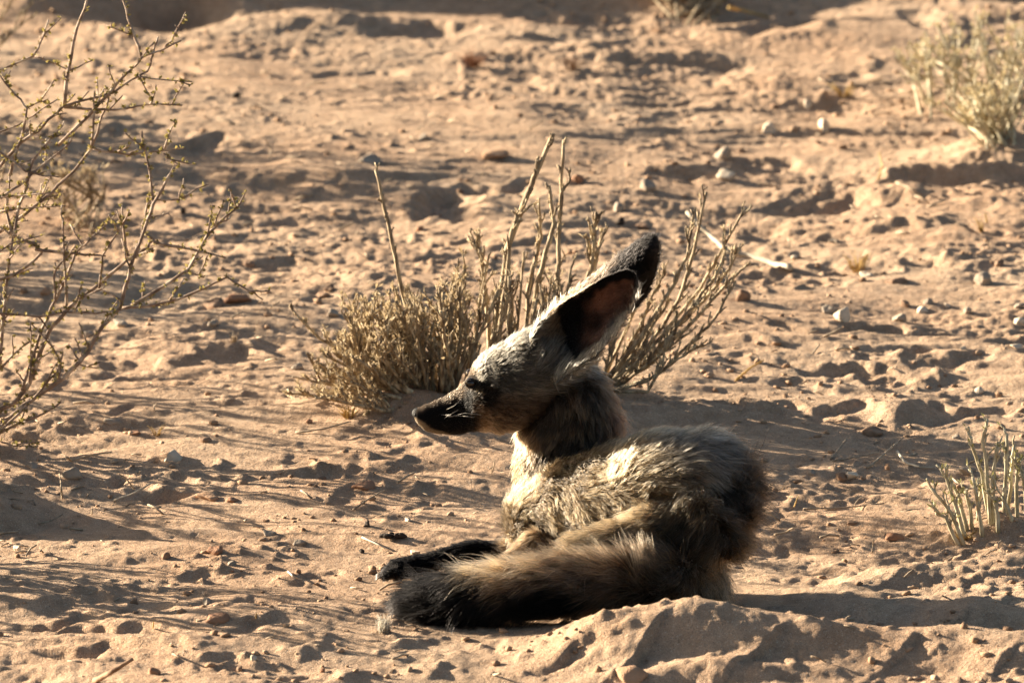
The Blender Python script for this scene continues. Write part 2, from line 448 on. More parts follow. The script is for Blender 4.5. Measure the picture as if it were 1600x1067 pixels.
# ------------------------------------------------------------------ stones
def lump(seed, sx, sy, sz, rough=.28, sub=2, facet=.0):
    import bmesh
    bm = bmesh.new()
    bmesh.ops.create_icosphere(bm, subdivisions=sub, radius=1)
    r = random.Random(seed)
    cuts = [(Vector((r.gauss(0, 1), r.gauss(0, 1), r.gauss(0, 1))).normalized(), r.uniform(.42, .85)) for _ in range(11)]
    ph = [r.uniform(0, 9) for _ in range(6)]
    V = []
    for v in bm.verts:
        p = v.co.copy()
        for n, d in cuts:
            k = p.dot(n)
            if k > d: p -= n * (k - d) * .85
        w = math.sin(p.x * 3.1 + ph[0]) * math.sin(p.y * 2.7 + ph[1]) + .6 * math.sin(p.z * 5.1 + ph[2] + p.x * 3) * math.sin(p.y * 5 + ph[3])
        p *= 1 + rough * .35 * w
        v.co = Vector((p.x * sx, p.y * sy, p.z * sz))
    vs = [tuple(v.co) for v in bm.verts]; fs = [tuple(v.index for v in f.verts) for f in bm.faces]
    bm.free()
    return vs, fs

def stone(px, py, w, h, mat, label, name='stone', cat='stone', rough=.42, sink=.33, sub=3):
    s = on_ground(px, py + h * .38)
    k = (s - CAM).length * FX
    sx = w * .5 * k; sz = h * .56 * k; sy = (sx * .8 + sz * .4)
    vs, fs = lump(int(px * 13 + py), sx, sy, sz, rough, sub)
    b = MB(); b.add(vs, fs)
    o = b.build(name, M[mat])
    o.location = (s.x, s.y + sy * .3, s.z + sz * (1 - 2 * sink) * .8)
    o.rotation_euler = (rnd.uniform(-.15, .15), rnd.uniform(-.15, .15), rnd.uniform(-.5, .5))
    tag(o, label, cat)
    return o

STONES = [
 (1317,490,30,31,'pale','smooth pale egg shaped stone standing above the dark scrape'),
 (1295,484,27,17,'grey','jagged grey stone just left of the pale egg shaped stone'),
 (1406,495,22,17,'grey','rounded grey stone at the right end of the dark scrape'),
 (1441,483,24,12,'pale','flat pale stone right of the dark scrape with a smaller one above'),
 (1450,471,18,12,'grey','small grey stone resting just above the flat pale stone'),
 (1414,475,16,14,'brown','small brown stone above the rounded grey stone by the scrape'),
 (1480,478,12,10,'pale','tiny pale round pebble alone right of the flat pale stone'),
 (1512,486,15,13,'grey','grey pebble at the left end of a thin shaded furrow'),
 (1593,477,22,13,'grey','grey stone cut by the right edge of the picture, upper of a pair'),
 (1593,503,22,15,'pale','pale stone cut by the right edge of the picture, lower of a pair'),
 (1402,437,36,17,'brown','long flat brown stone on sunlit sand below the straw tuft'),
 (1539,437,36,27,'grey','large cracked grey brown stone near the right edge'),
 (1560,411,20,15,'brown','brown lump above and right of the large cracked stone'),
 (1161,460,22,26,'brown','upright brown stone right of the shrub, long shadow behind it'),
 (1242,402,13,9,'pale','small white pebble to the right of the bleached branch'),
 (1353,428,24,11,'pale','pale flat chip at the foot of the straw tuft'),
 (1303,376,18,10,'grey','small flat grey stone above the straw tuft'),
 (1588,540,22,11,'pale','low pale stone at the right edge under the dark scrape'),
 (1505,543,11,9,'pale','tiny pale pebble left of the low pale stone'),
 (1529,610,20,15,'pale','pale two part stone on the grey flat at the right'),
 (1365,672,40,15,'brown','flat brown stone on the lit strip beside the streaked shadow'),
 (1495,683,14,9,'grey','grey pebble beside the top of the green tipped plant'),
 (1334,741,22,15,'pale','bright white stone beside the crossed dry sticks'),
 (1315,744,26,17,'brown','brown stone touching the bright white stone'),
 (1268,736,15,11,'grey','grey pebble left of the crossed dry sticks'),
 (1386,729,11,15,'clod','upright tan pebble right of the crossed dry sticks'),
 (1511,735,34,18,'grey','broad grey stone behind the green tipped plant'),
 (1401,838,38,17,'red','low reddish clod on sunlit sand left of the green tipped plant'),
 (1332,818,18,10,'brown','small brown clod in the prints right of the fox'),
 (1137,272,36,22,'pale','large white stone in the blurred far right middle'),
 (1288,194,26,27,'pale','tall pale blurred stone among far prints'),
 (1203,201,32,18,'pale','broad pale blurred stone left of the tall pale one'),
 (1261,162,11,17,'pale','thin upright pale stone at the end of a far hollow'),
 (1318,228,14,13,'brown','brown ball below and right of the tall pale stone'),
 (1280,222,12,10,'brown','brown ball directly below the tall pale stone'),
 (1128,240,34,25,'grey','grey lump above the large white stone'),
 (1012,290,24,27,'grey','rounded grey stone standing between the dark pit and the white stone'),
 (968,325,24,20,'grey','grey stone below the red lump, left of the rounded grey one'),
 (1007,354,24,14,'brown','low brown stone above the tip of the far ear'),
 (969,348,17,15,'dark','round black pellet left of the ear tip','pellet','dung'),
 (368,147,17,16,'dark','round dark pellet alone on the far sunlit sand','pellet','dung'),
 (286,329,16,14,'dark','small dark blurred pellet behind the thorn twigs','pellet','dung'),
 (900,278,24,17,'red','red lump at the right end of the dark pit'),
 (775,243,44,18,'clod','wide grey rock at the back rim of the dark pit'),
 (662,214,24,14,'grey','far blue grey stone on pale sand left of the tall stems'),
 (575,248,40,16,'grey','large blurred grey rock left of the dark pit'),
 (565,861,11,9,'dark','single dark pellet left of the black forepaw','pellet','dung'),
 (649,862,20,11,'pale','pale stone lying behind the black forepaw'),
 (470,849,26,13,'grey','flat grey stone left of the pale straw'),
 (421,832,22,15,'grey','grey stone left of and above the flat grey stone'),
 (637,812,13,8,'pale','tiny pale pebble inside the shaded print'),
 (574,818,10,16,'dark','dark upright bit of dung at the left rim of the shaded print','pellet','dung'),
 (570,757,44,19,'red','red crusted sand clod on the low ridge in front of the muzzle'),
 (484,659,15,7,'red','small red flake on the sunlit slope under the shrub'),
 (272,711,37,27,'pale','biggest tan stone on sunlit sand at the left'),
 (113,739,34,24,'grey','grey stone behind the thin twig at the left'),
 (334,857,27,22,'red','bright red stone in the sunlit lower left'),
 (322,685,24,13,'brown','brown stone above the biggest tan stone'),
 (324,775,38,15,'clod','rounded sandy clod right of the dark hollow'),
 (364,781,26,9,'red','flat reddish clod just right of the rounded sandy clod'),
 (214,676,22,11,'red','red brown wedge stone beside a tiny dry tuft'),
 (176,659,28,8,'grey','flat pale grey slab on the ripples at the left'),
 (52,727,22,11,'grey','dark grey stone near the left edge'),
 (178,722,16,9,'grey','small grey stone between the curved twig and the tan stone'),
 (26,856,15,15,'pale','pale round stone in the shaded hollow at the left edge'),
 (260,869,18,13,'brown','dark brown stone left of the bright red stone'),
 (362,880,15,9,'grey','small grey pebble below and right of the bright red stone'),
 (324,939,17,15,'grey','dark grey lump on the streaked shade at lower left'),
 (336,966,42,20,'red','wide red brown clod on the streaked shade'),
 (396,1027,12,11,'pale','small white stone near the bottom at the left'),
 (504,1048,12,9,'red','small red stone at the bottom on lit sand'),
 (240,1047,26,14,'red','orange clod at the bottom left'),
 (374,1045,14,11,'brown','brown pebble at the bottom right of the orange clod'),
 (914,948,35,25,'grey','striped grey stone in front of the fox against the sand heap'),
 (985,1055,62,32,'clod','large sandy lump at the bottom edge of the picture'),
 (790,964,11,14,'pale','pale pebble in front of the black hind foot'),
 (752,966,14,8,'clod','small sandy clod in front of the black tail'),
 (391,412,20,13,'brown','dark brown stone between the thorn twigs and the shrub'),
 (516,450,22,12,'brown','brown stone left of the shrub, upper of two'),
 (503,462,26,12,'brown','dark flat stone left of the shrub, lower of two'),
 (371,467,48,18,'red','long red brown clod right of the last thorn twig'),
 (332,474,42,20,'brown','dark clod beside the last thorn twig'),
 (334,508,22,13,'grey','grey stone on the ripples below the dark clod'),
 (190,505,32,15,'grey','blue grey stone behind the thorn branches'),
 (138,521,20,17,'grey','grey lump between the thorn stems'),
 (467,572,24,13,'grey','grey stone at the left foot of the shrub'),
 (521,488,26,17,'grey','grey stone behind the left end of the shrub'),
 (71,455,20,17,'clod','tan lump behind the thorn branches near the left edge'),
 (1160,235,14,12,'brown','small brown blurred pebble on the far middle right'),
 (656,357,14,13,'red','small reddish pellet left of the upright shrub stems'),
]
for s in STONES:
    st = stone(*s[:6], *(s[6:8] if len(s) > 6 else ()))

# gravel and litter nobody could count
def scatter(n, smin, smax, clump):
    b = MB()
    protos = [lump(900 + i, 1, .9, .62, .5, 1) for i in range(10)]
    made = 0
    X = nr.uniform(-.75, .75, n * 6); Y = nr.uniform(-1.5, 2.0, n * 6)
    d = perlin(X * 3 + 31, Y * 2.1 + 5) + .6 * perlin(X * 9 + 3, Y * 6 + 55)
    keep = nr.uniform(0, 1, n * 6) < sstep(-.3, .8, d) * clump + (1 - clump) * .4
    X, Y = X[keep][:n], Y[keep][:n]
    Z = height(X, Y)
    S = smin * (smax / smin) ** (nr.uniform(0, 1, len(X)) ** 3.2)
    for x, y, z, s in zip(X, Y, Z, S):
        if ((x - FOXC.x) / .16) ** 2 + ((y - FOXC.y) / .12) ** 2 < 1: continue
        v, f = protos[rnd.randrange(10)]
        a = rnd.uniform(0, 6.28); c, sn = math.cos(a), math.sin(a)
        A = np.asarray(v); q = np.stack([A[:, 0] * c - A[:, 1] * sn, A[:, 0] * sn + A[:, 1] * c, A[:, 2] * rnd.uniform(.6, 1.3)], 1)
        b.add(q * s + (x, y, z + s * .2), f)
    return b
tag(scatter(9500, .0006, .0068, .85).build("gravel", M['gravel']), "small clods and grit scattered over the sand", kind='stuff')

lb = MB()
for i in range(900):
    x, y = rnd.uniform(-.7, .7), rnd.uniform(-1.45, 1.5)
    if perlin(np.array([x * 3 + 2]), np.array([y * 2. + 9]))[0] < rnd.uniform(-.35, .5): continue
    if ((x - FOXC.x) / .17) ** 2 + ((y - FOXC.y) / .13) ** 2 < 1: continue
    z = hz(x, y); a = rnd.uniform(0, 6.28); L = rnd.choice([.006, .01, .014, .022]); e = rnd.uniform(-.02, .35)
    p = Vector((x, y, z + .0008)); d = Vector((math.cos(a), math.sin(a), e)) * L
    m = p + d * .5 + Vector((rnd.uniform(-1, 1), rnd.uniform(-1, 1), rnd.uniform(0, 1))) * L * .1
    lb.tube([p, m, p + d], [L * .03 + .0004] * 3, 4)
tag(lb.build("twig_litter", M['twig']), "tiny broken bits of dry twig littering the sand", kind='stuff')

# ------------------------------------------------------------------ dead sticks
def stick(pts, r_px, mat, label, lift=None, name='dry_stick', cat='stick', forks=()):
    """pts: (px, py, mm above the sand)"""
    W = []
    for (px, py, mm) in pts:
        g = on_ground(px, py)
        if mm:
            # same sight line, nearer the ground point below it
            g2 = at_y(px, py, g.y - mm * .001 / math.tan(PITCH))
            g = g2
        W.append(g + Vector((0, 0, .0012)))
    k = (W[0] - CAM).length * FX
    n = 4
    P = []
    for a, b_ in zip(W[:-1], W[1:]):
        for i in range(n):
            P.append(a.lerp(b_, i / n) + Vector((rnd.gauss(0, .2), rnd.gauss(0, .2), rnd.gauss(0, .2))) * r_px * k * .5)
    P.append(W[-1])
    R = [r_px * k * (1 - .45 * i / len(P)) for i in range(len(P))]
    o0 = W[0]
    b = MB(); b.tube([p - o0 for p in P], R, 6)
    o = b.build(name, M[mat]); o.location = o0
    return tag(o, label, cat)

stick([(1235,420,3),(1210,415,8),(1168,401,12),(1135,393,14),(1105,366,22),(1073,333,40)], 5.2, 'bleached', 'bleached bent branch lying behind the right end of the shrub')
stick([(1150,596,0),(1170,578,4),(1193,564,9)], 2.2, 'straw', 'short tan stick on the sand right of the shrub')
stick([(1298,719,0),(1312,702,8),(1325,685,14)], 2.0, 'twig', 'thin dark stick propped left of the white stone')
stick([(1356,733,0),(1380,712,8),(1411,685,16)], 2.0, 'twig', 'long thin stick slanting up behind the white stone')
stick([(1402,707,12),(1412,722,4),(1420,729,0),(1440,732,2),(1458,733,0)], 2.4, 'bleached', 'white bent twig between the crossed sticks and the plant')
stick([(1300,722,0),(1340,716,3),(1372,708,3)], 1.4, 'twig', 'fine horizontal stick crossing the slanting one')
stick([(1210,838,0),(1228,833,4),(1240,826,9)], 2.0, 'twig', 'small stick with a pale end beside the fox rump')
stick([(1255,797,0),(1320,795,2),(1382,788,0)], 1.6, 'twig', 'long fine twig lying over the prints right of the fox')
stick([(1363,865,0),(1364,855,6),(1364,845,10)], 1.5, 'twig', 'tiny upright twig above the shaded heap')
stick([(1241,795,0),(1244,785,6),(1247,777,10)], 1.3, 'straw', 'tiny straw standing in a print right of the rump')
stick([(566,843,0),(590,852,2),(607,860,0)], 1.7, 'bleached', 'pale straw lying left of the black forepaw')
stick([(552,800,0),(575,782,6),(600,768,6)], 1.8, 'twig', 'flat stick under the red crusted clod')
stick([(462,678,0),(505,672,3),(548,660,4)], 2.0, 'twig', 'dark stick on the slope below the left shrub branches')
stick([(768,742,0),(771,733,8),(773,722,14)], 1.3, 'twig', 'thin upright twig in front of the fox chest')
stick([(97,781,0),(96,765,12),(93,742,22)], 1.8, 'twig', 'upright twig in front of the grey stone at the left')
stick([(210,766,8),(198,750,20),(186,742,28)], 1.5, 'twig', 'dark twig leaning left over the dark hollow')
stick([(178,785,0),(210,772,8),(241,754,14)], 2.0, 'bleached', 'pale twig slanting right over the dark hollow')
stick([(104,716,12),(112,722,4),(130,716,6),(145,712,8),(175,708,9)], 2.4, 'twig', 'curved forked twig left of the biggest tan stone')
stick([(60,822,0),(80,815,3),(98,805,4)], 1.6, 'twig', 'short twig lying in the left hollow')
stick([(143,806,0),(145,797,8)], 1.4, 'twig', 'tiny twig stub above the left hollow')
stick([(148,1066,0),(178,1050,14),(208,1031,26)], 5.0, 'brown', 'thick blurred stump of a stick at the bottom left')
stick([(450,895,0),(458,902,4),(472,907,2)], 1.6, 'bleached', 'pale twig by the dark scrape left of the forepaw')
stick([(239,985,0),(240,972,6)], 1.4, 'straw', 'short straw standing in the streaked shade')
stick([(400,972,0),(401,960,6)], 1.4, 'straw', 'straw stub right of the wide red clod')
stick([(1372,285,0),(1378,262,14),(1374,240,24)], 1.8, 'straw', 'blurred tan stalk by the far dark furrow')
stick([(1445,312,0),(1425,297,4),(1400,287,3)], 2.0, 'twig', 'thin blurred stick at the far right furrow')
stick([(422,250,0),(424,236,10),(415,220,22)], 1.6, 'twig', 'blurred hooked twig far behind at the left')
stick([(1140,14,20),(1160,18,12),(1200,30,0)], 3.5, 'straw', 'pale blurred branch at the top of the picture')
stick([(1542,350,0),(1540,335,10)], 1.6, 'straw', 'short straw near the right edge above the cracked stone')

# a wisp of white down and the black scrap of dung
f0 = on_ground(600, 990); b = MB()
for i in range(130):
    a = rnd.uniform(0, 6.28); L = rnd.uniform(.006, .018)
    d = Vector((math.cos(a) * .35, math.sin(a) * .35, 1)).normalized() * L
    p = Vector((rnd.gauss(0, .0018), rnd.gauss(0, .0018), .0005))
    b.tube([p, p + d * .5 + Vector((rnd.gauss(0, .001), 0, 0)), p + d], [.00035, .0003, .0001], 3)
o = b.build('feather_tuft', M['fluff']); o.location = f0
tag(o, 'wisp of white down standing on the sand left of the tail', 'feather')
f0 = on_ground(615, 842); b = MB()
for i in range(9):
    v, f = lump(70 + i, .004 + .002 * rnd.random(), .004, .003, .4, 2)
    b.add(np.asarray(v) + (rnd.uniform(-.009, .009), rnd.uniform(-.006, .006), rnd.uniform(.001, .004)), f)
o = b.build('dung_scrap', M['dark']); o.location = f0
tag(o, 'crumbled black dung on sunlit sand above the forepaw', 'dung')

# ------------------------------------------------------------------ the shrub behind the fox
def bend(a, b, k, j, sag=0.0):
    """polyline from a to b with k steps, jitter j"""
    out = []
    for i in range(k + 1):
        t = i / k
        p = a.lerp(b, t) + Vector((rnd.gauss(0, j), rnd.gauss(0, j), rnd.gauss(0, j) * .6)) * (1 if 0 < i < k else 0)
        p.z += sag * 4 * t * (1 - t)
        out.append(p)
    return out

def shoots(mb, leafmb, path, rad, n, lmin, lmax, px, stubs=True, leaf=.6, up=.55, t0=.35):
    """side shoots with blunt stub tips, sweeping along the stem"""
    k = len(path)
    for i in range(n):
        t = t0 + (1 - t0) * (i + rnd.random()) / n
        q = min(int(t * (k - 1)), k - 2); fr = t * (k - 1) - q
        p = path[q].lerp(path[q + 1], fr); d = (path[q + 1] - path[q]).normalized()
        side = Vector((rnd.gauss(0, 1), rnd.gauss(0, 1), rnd.gauss(.2, .6))); side -= d * side.dot(d); side.normalize()
        L = rnd.uniform(lmin, lmax) * px
        dd = (d * .75 + side * .55 + Vector((0, 0, up * .5))).normalized()
        e1 = p + dd * L * .5; dd2 = (dd + d * .4 + Vector((0, 0, up * .35)) + Vector((rnd.gauss(0, .12), rnd.gauss(0, .12), 0))).normalized()
        e2 = e1 + dd2 * L * .5
        r = rad * rnd.uniform(.5, .72)
        mb.tube([p, e1, e2], [r, r * .95, r * .8], 5)
        if stubs:
            for s in range(rnd.randint(1, 3)):
                tt = rnd.uniform(.35, 1)
                b0 = p.lerp(e2, tt); sd = (dd2 + Vector((rnd.gauss(0, .55), rnd.gauss(0, .55), rnd.gauss(.25, .3)))).normalized()
                l2 = rnd.uniform(5, 11) * px
                mb.tube([b0, b0 + sd * l2], [r * .75, r * .62], 4)
                if rnd.random() < leaf:
                    for _ in range(rnd.randint(2, 4)):
                        ld = (sd + Vector((rnd.gauss(0, .7), rnd.gauss(0, .7), rnd.gauss(.2, .4)))).normalized()
                        leafmb.leaf(b0 + sd * l2 * rnd.uniform(.3, 1), ld, Vector((rnd.gauss(0, 1), -.6, rnd.gauss(0, 1))), rnd.uniform(7, 14) * px, rnd.uniform(2.6, 4.6) * px)

BUSHY = at_z(800, 636).y
def shrub():
    base = at_z(800, 634); base.z = hz(base.x, base.y)
    root = empty('dry_shrub', base)
    tag(root, 'dry tan shrub with knobbly upright stems growing behind the fox head', 'shrub')
    px = (base - CAM).length * FX
    leaves = MB()
    def W(x, y, d): return at_y(x, y, BUSHY + d)
    def stem(pts, r, nsh, lmin=14, lmax=34, leaf=.35, t0=.3, lab=None, stubs=True, up=.55):
        P = []
        for a, b_ in zip(pts[:-1], pts[1:]):
            P += bend(W(*a), W(*b_), 4, 1.1 * px)[:-1]
        P.append(W(*pts[-1]))
        mb = MB()
        R = [1.08 * r * px * (1 - .45 * i / (len(P) - 1)) for i in range(len(P))]
        mb.tube(P, R, 6)
        shoots(mb, leaves, P, r * px * .85, nsh + 3, lmin, lmax, px, stubs, leaf, up, t0)
        o = mb.build('stem', M['stem'], root, inv=base)
        if lab: tag(o, lab)
    # tall bare leaders
    stem([(668,600,.0),(645,510,-.02),(622,425,-.03),(606,345,-.03),(587,266,-.03)], 4.2, 3, 6, 10, 0, .55, 'tall bare stem leaning left above the rest', True)
    stem([(758,620,0),(775,500,.02),(792,390,.03),(826,300,.03),(845,255,.03),(865,209,.03)], 5.4, 5, 8, 22, .1, .3, 'tallest bare stem leaning right')
    stem([(765,610,0),(786,470,0),(800,360,0),(815,330,0)], 4.2, 6, 10, 30, .2, .3)
    stem([(862,560,.03),(871,430,.03),(875,340,.04),(881,219,.04)], 4.2, 4, 8, 18, .05, .35, 'thin upright bare stem beside the tallest')
    stem([(874,348,.04),(877,300,.04),(889,285,.04),(890,262,.04)], 2.6, 1, 6, 8, 0, .5)
    stem([(825,570,.02),(840,440,.03),(866,350,.03),(858,290,.03)], 4.4, 6, 10, 26, .1, .3)
    stem([(815,560,.04),(832,420,.05),(846,370,.05),(842,318,.05)], 3.6, 6, 10, 26, .2, .3)
    stem([(905,520,.05),(920,440,.05),(926,400,.05),(931,345,.05)], 4.4, 9, 16, 44, .05, .45)
    stem([(915,500,.06),(928,420,.06),(940,370,.06)], 3.6, 6, 12, 36, .05, .4)
    stem([(770,600,.05),(760,470,.06),(752,410,.06),(745,372,.06)], 4.2, 9, 12, 34, .25, .4)
    # dense upright middle
    for i in range(50):
        x = rnd.uniform(620, 880); tx = x + rnd.gauss(8, 16) + (x - 740) * .12
        top = 428 + 55 * abs((x - 760) / 120) ** 1.4 + rnd.uniform(-35, 45); d = rnd.gauss(.0, .045)
        if x < 690: top += 10
        stem([(720 + (x - 740) * .62, 622 + rnd.uniform(-14, 10), d * .5), (x, (top + 600) / 2 + 10, d * .8), (tx, top, d)], rnd.uniform(2.3, 3.5), rnd.randint(6, 10), 12, 36, .45 if x < 740 else .22, .25)
    for i in range(38):
        x = rnd.uniform(545, 735); d = rnd.gauss(-.02, .045); top = 470 + abs(x - 680) * .35 + rnd.uniform(-35, 50)
        stem([(690 + (x - 690) * .4, 628 + rnd.uniform(-8, 8), d * .4), (x + 8, (top + 610) / 2, d * .8), (x + rnd.gauss(-4, 12), top, d)], rnd.uniform(2.3, 3.3), rnd.randint(6, 10), 12, 32, .75, .2)
    for i in range(12):
        x = rnd.uniform(850, 950); d = rnd.gauss(.03, .03)
        stem([(905 + (x - 905) * .5, 606, d * .5), (x, 520, d * .8), (x + rnd.gauss(10, 12), rnd.uniform(405, 480), d)], rnd.uniform(2.3, 3.2), rnd.randint(6, 9), 12, 32, .25, .25)
    # left fan, leafy and low
    for i in range(44):
        a = math.radians(rnd.uniform(96, 184)); L = rnd.uniform(120, 215)
        if a > math.radians(160): L = rnd.uniform(170, 225)
        bx, by = 690 + rnd.uniform(-30, 30), 632 + rnd.uniform(-8, 10)
        ex, ey = bx + math.cos(a) * L, by - math.sin(a) * L * .78 + 6
        d = rnd.gauss(-.03, .05)
        stem([(bx, by, -.01), ((bx + ex) / 2, (by + ey) / 2 + rnd.uniform(2, 16), d * .6), (ex, min(ey, 640), d)], rnd.uniform(3.0, 4.6), rnd.randint(8, 12), 12, 34, .85, .35)
    # twisted old wood low at the left and the drooping dead spray
    stem([(720,634,-.02),(660,618,-.04),(600,606,-.05),(545,590,-.05),(500,578,-.05)], 6.5, 8, 10, 26, .8, .4, 'thick old branch running low to the left')
    stem([(700,640,-.03),(640,612,-.06),(590,592,-.07),(560,575,-.07)], 6.0, 6, 10, 26, .6, .4)
    stem([(735,640,-.04),(670,640,-.07),(600,652,-.08)], 3.6, 2, 8, 14, .1, .5, 'bare stick lying low in front')
    stem([(640,628,-.06),(600,615,-.08),(575,640,-.09),(568,665,-.09)], 3.0, 9, 10, 24, .1, .4, 'dead spray drooping to the sand', True, -.6)
    stem([(560,600,-.05),(585,630,-.08),(582,676,-.09)], 2.6, 7, 8, 20, .1, .4, None, True, -.6)
    stem([(640,600,-.03),(560,560,-.02),(500,530,-.02),(452,478,-.02)], 3.2, 4, 8, 16, .2, .4, 'bare stem reaching far left')
    # right fan, bare and grey
    R_ = [[(950,606,.02),(1010,545,.03),(1060,470,.03),(1085,390,.03),(1104,300,.03)],
          [(955,606,.03),(1020,560,.04),(1085,500,.04),(1130,450,.04),(1165,415,.04)],
          [(950,600,.04),(1030,530,.05),(1095,450,.06),(1128,390,.06),(1164,325,.06)],
          [(945,600,.03),(1000,530,.02),(1050,450,.02),(1075,400,.02),(1082,345,.02)],
          [(960,608,.01),(1020,590,.0),(1075,540,.0),(1115,500,.0),(1150,440,.0)],
          [(960,610,.0),(1010,596,-.01),(1060,560,-.02),(1095,540,-.02)],
          [(965,612,.0),(1012,612,-.02),(1035,575,-.02),(1040,530,-.02)],
          [(950,600,.05),(1000,510,.06),(1025,450,.06),(1040,425,.06)],
          [(945,590,.05),(985,500,.07),(1005,455,.07)],
          [(955,604,.02),(1025,550,.02),(1080,480,.01),(1120,430,.01),(1135,385,.01)],
          [(955,600,.04),(1040,520,.05),(1100,470,.05),(1140,420,.05),(1150,395,.05)],
          [(950,606,.03),(1000,575,.01),(1050,520,.0),(1090,470,.0)]]
    for k, pts in enumerate(R_):
        stem(pts, rnd.uniform(2.7, 3.8), rnd.randint(9, 13), 10, 30, .12, .3)
    for i in range(9):
        bx = 950 + rnd.uniform(-20, 20); a = math.radians(rnd.uniform(22, 78)); L = rnd.uniform(90, 200)
        d = rnd.gauss(.03, .04)
        stem([(bx, 604, .02), (bx + math.cos(a) * L * .5, 604 - math.sin(a) * L * .45, d * .7), (bx + math.cos(a) * L, 604 - math.sin(a) * L, d)], rnd.uniform(2.4, 3.6), rnd.randint(7, 11), 10, 28, .12, .3)
    lo = leaves.build('leaf', M['shrub_leaf'], root, smooth=False, inv=base)
    lo['kind'] = 'stuff'
    return root
shrub()

# ------------------------------------------------------------------ thorn bush at the left
def thorn_bush(name, label, base_px, yb, branches, extra=0, spread=None, stemr=3.4):
    base = at_z(*base_px); base = Vector((at_y(base_px[0], base_px[1], yb).x, yb, 0)); base.z = hz(base.x, base.y)
    root = empty(name, base)
    tag(root, label, 'bush')
    px = (base - CAM).length * FX
    leaves = MB()
    def one(P, r, lab=None):
        mb = MB(); n = len(P)
        R = [max(1.12 * r * px * (1 - .55 * i / (n - 1)), 1.1 * px) for i in range(n)]
        mb.tube(P, R, 6)
        for i in range(n - 1):
            seg = P[i + 1] - P[i]; L = seg.length
            for k in range(max(1, int(L / (6.5 * px)))):
                t = (k + rnd.random()) / max(1, int(L / (6.5 * px)))
                p = P[i] + seg * t; d = seg.normalized()
                side = Vector((rnd.gauss(0, 1), rnd.gauss(0, 1), rnd.gauss(.3, 1))); side -= d * side.dot(d); side.normalize()
                if rnd.random() < .28:     # short spur
                    l = rnd.uniform(4, 9) * px
                    mb.tube([p, p + (side + d * .5).normalized() * l], [1.0 * px, .5 * px], 4)
                if rnd.random() < .75:
                    for _ in range(rnd.randint(2, 4)):
                        ld = (side + Vector((rnd.gauss(0, .5), rnd.gauss(0, .5), rnd.gauss(.1, .5)))).normalized()
                        leaves.leaf(p, ld, Vector((rnd.gauss(0, 1), -.7, rnd.gauss(0, 1))), rnd.uniform(5, 9.5) * px, rnd.uniform(3.5, 5.8) * px)
        o = mb.build('branch', M['thorn'], root, inv=base)
        if lab: tag(o, lab)
    for br in branches:
        pts = br[0]; r = br[1]; d0, d1 = br[2]
        W = [at_y(x, y, yb + d0 + (d1 - d0) * i / (len(pts) - 1)) for i, (x, y) in enumerate(pts)]
        P = []
        for a, b_ in zip(W[:-1], W[1:]):
            P += bend(a, b_, 3, .9 * px)[:-1]
        P.append(W[-1])
        one(P, r)
        for k in range(max(1, int(sum((b_ - a).length for a, b_ in zip(W[:-1], W[1:])) / (60 * px)))):
            q = rnd.randrange(1, len(P) - 1); d = (P[q + 1] - P[q]).normalized()
            side = Vector((rnd.gauss(0, .6), rnd.gauss(0, .5), rnd.gauss(.35, .6))); L = rnd.uniform(18, 55) * px
            e2 = P[q] + (d * .8 + side.normalized() * .75).normalized() * L
            one(bend(P[q], e2, 3, 1.2 * px), 1.5)
    for i in range(extra):     # the rest of the bush
        a = rnd.uniform(*spread[0]); L = rnd.uniform(*spread[1])
        e = base + Vector((math.cos(a) * L, rnd.gauss(0, .10), abs(math.sin(a)) * L))
        m = base.lerp(e, .5) + Vector((rnd.gauss(0, .02), rnd.gauss(0, .02), .02))
        P = bend(base, m, 4, .004)[:-1] + bend(m, e, 5, .006)
        one(P, 3.0)
        for k in range(3):
            s = P[rnd.randrange(3, len(P) - 1)]
            e2 = s + Vector((rnd.gauss(.0, .06), rnd.gauss(0, .05), rnd.uniform(.02, .1)))
            one(bend(s, e2, 4, .004), 2.0)
    lo = leaves.build('leaf', M['thorn_leaf'], root, smooth=False, inv=base); lo['kind'] = 'stuff'
    return root

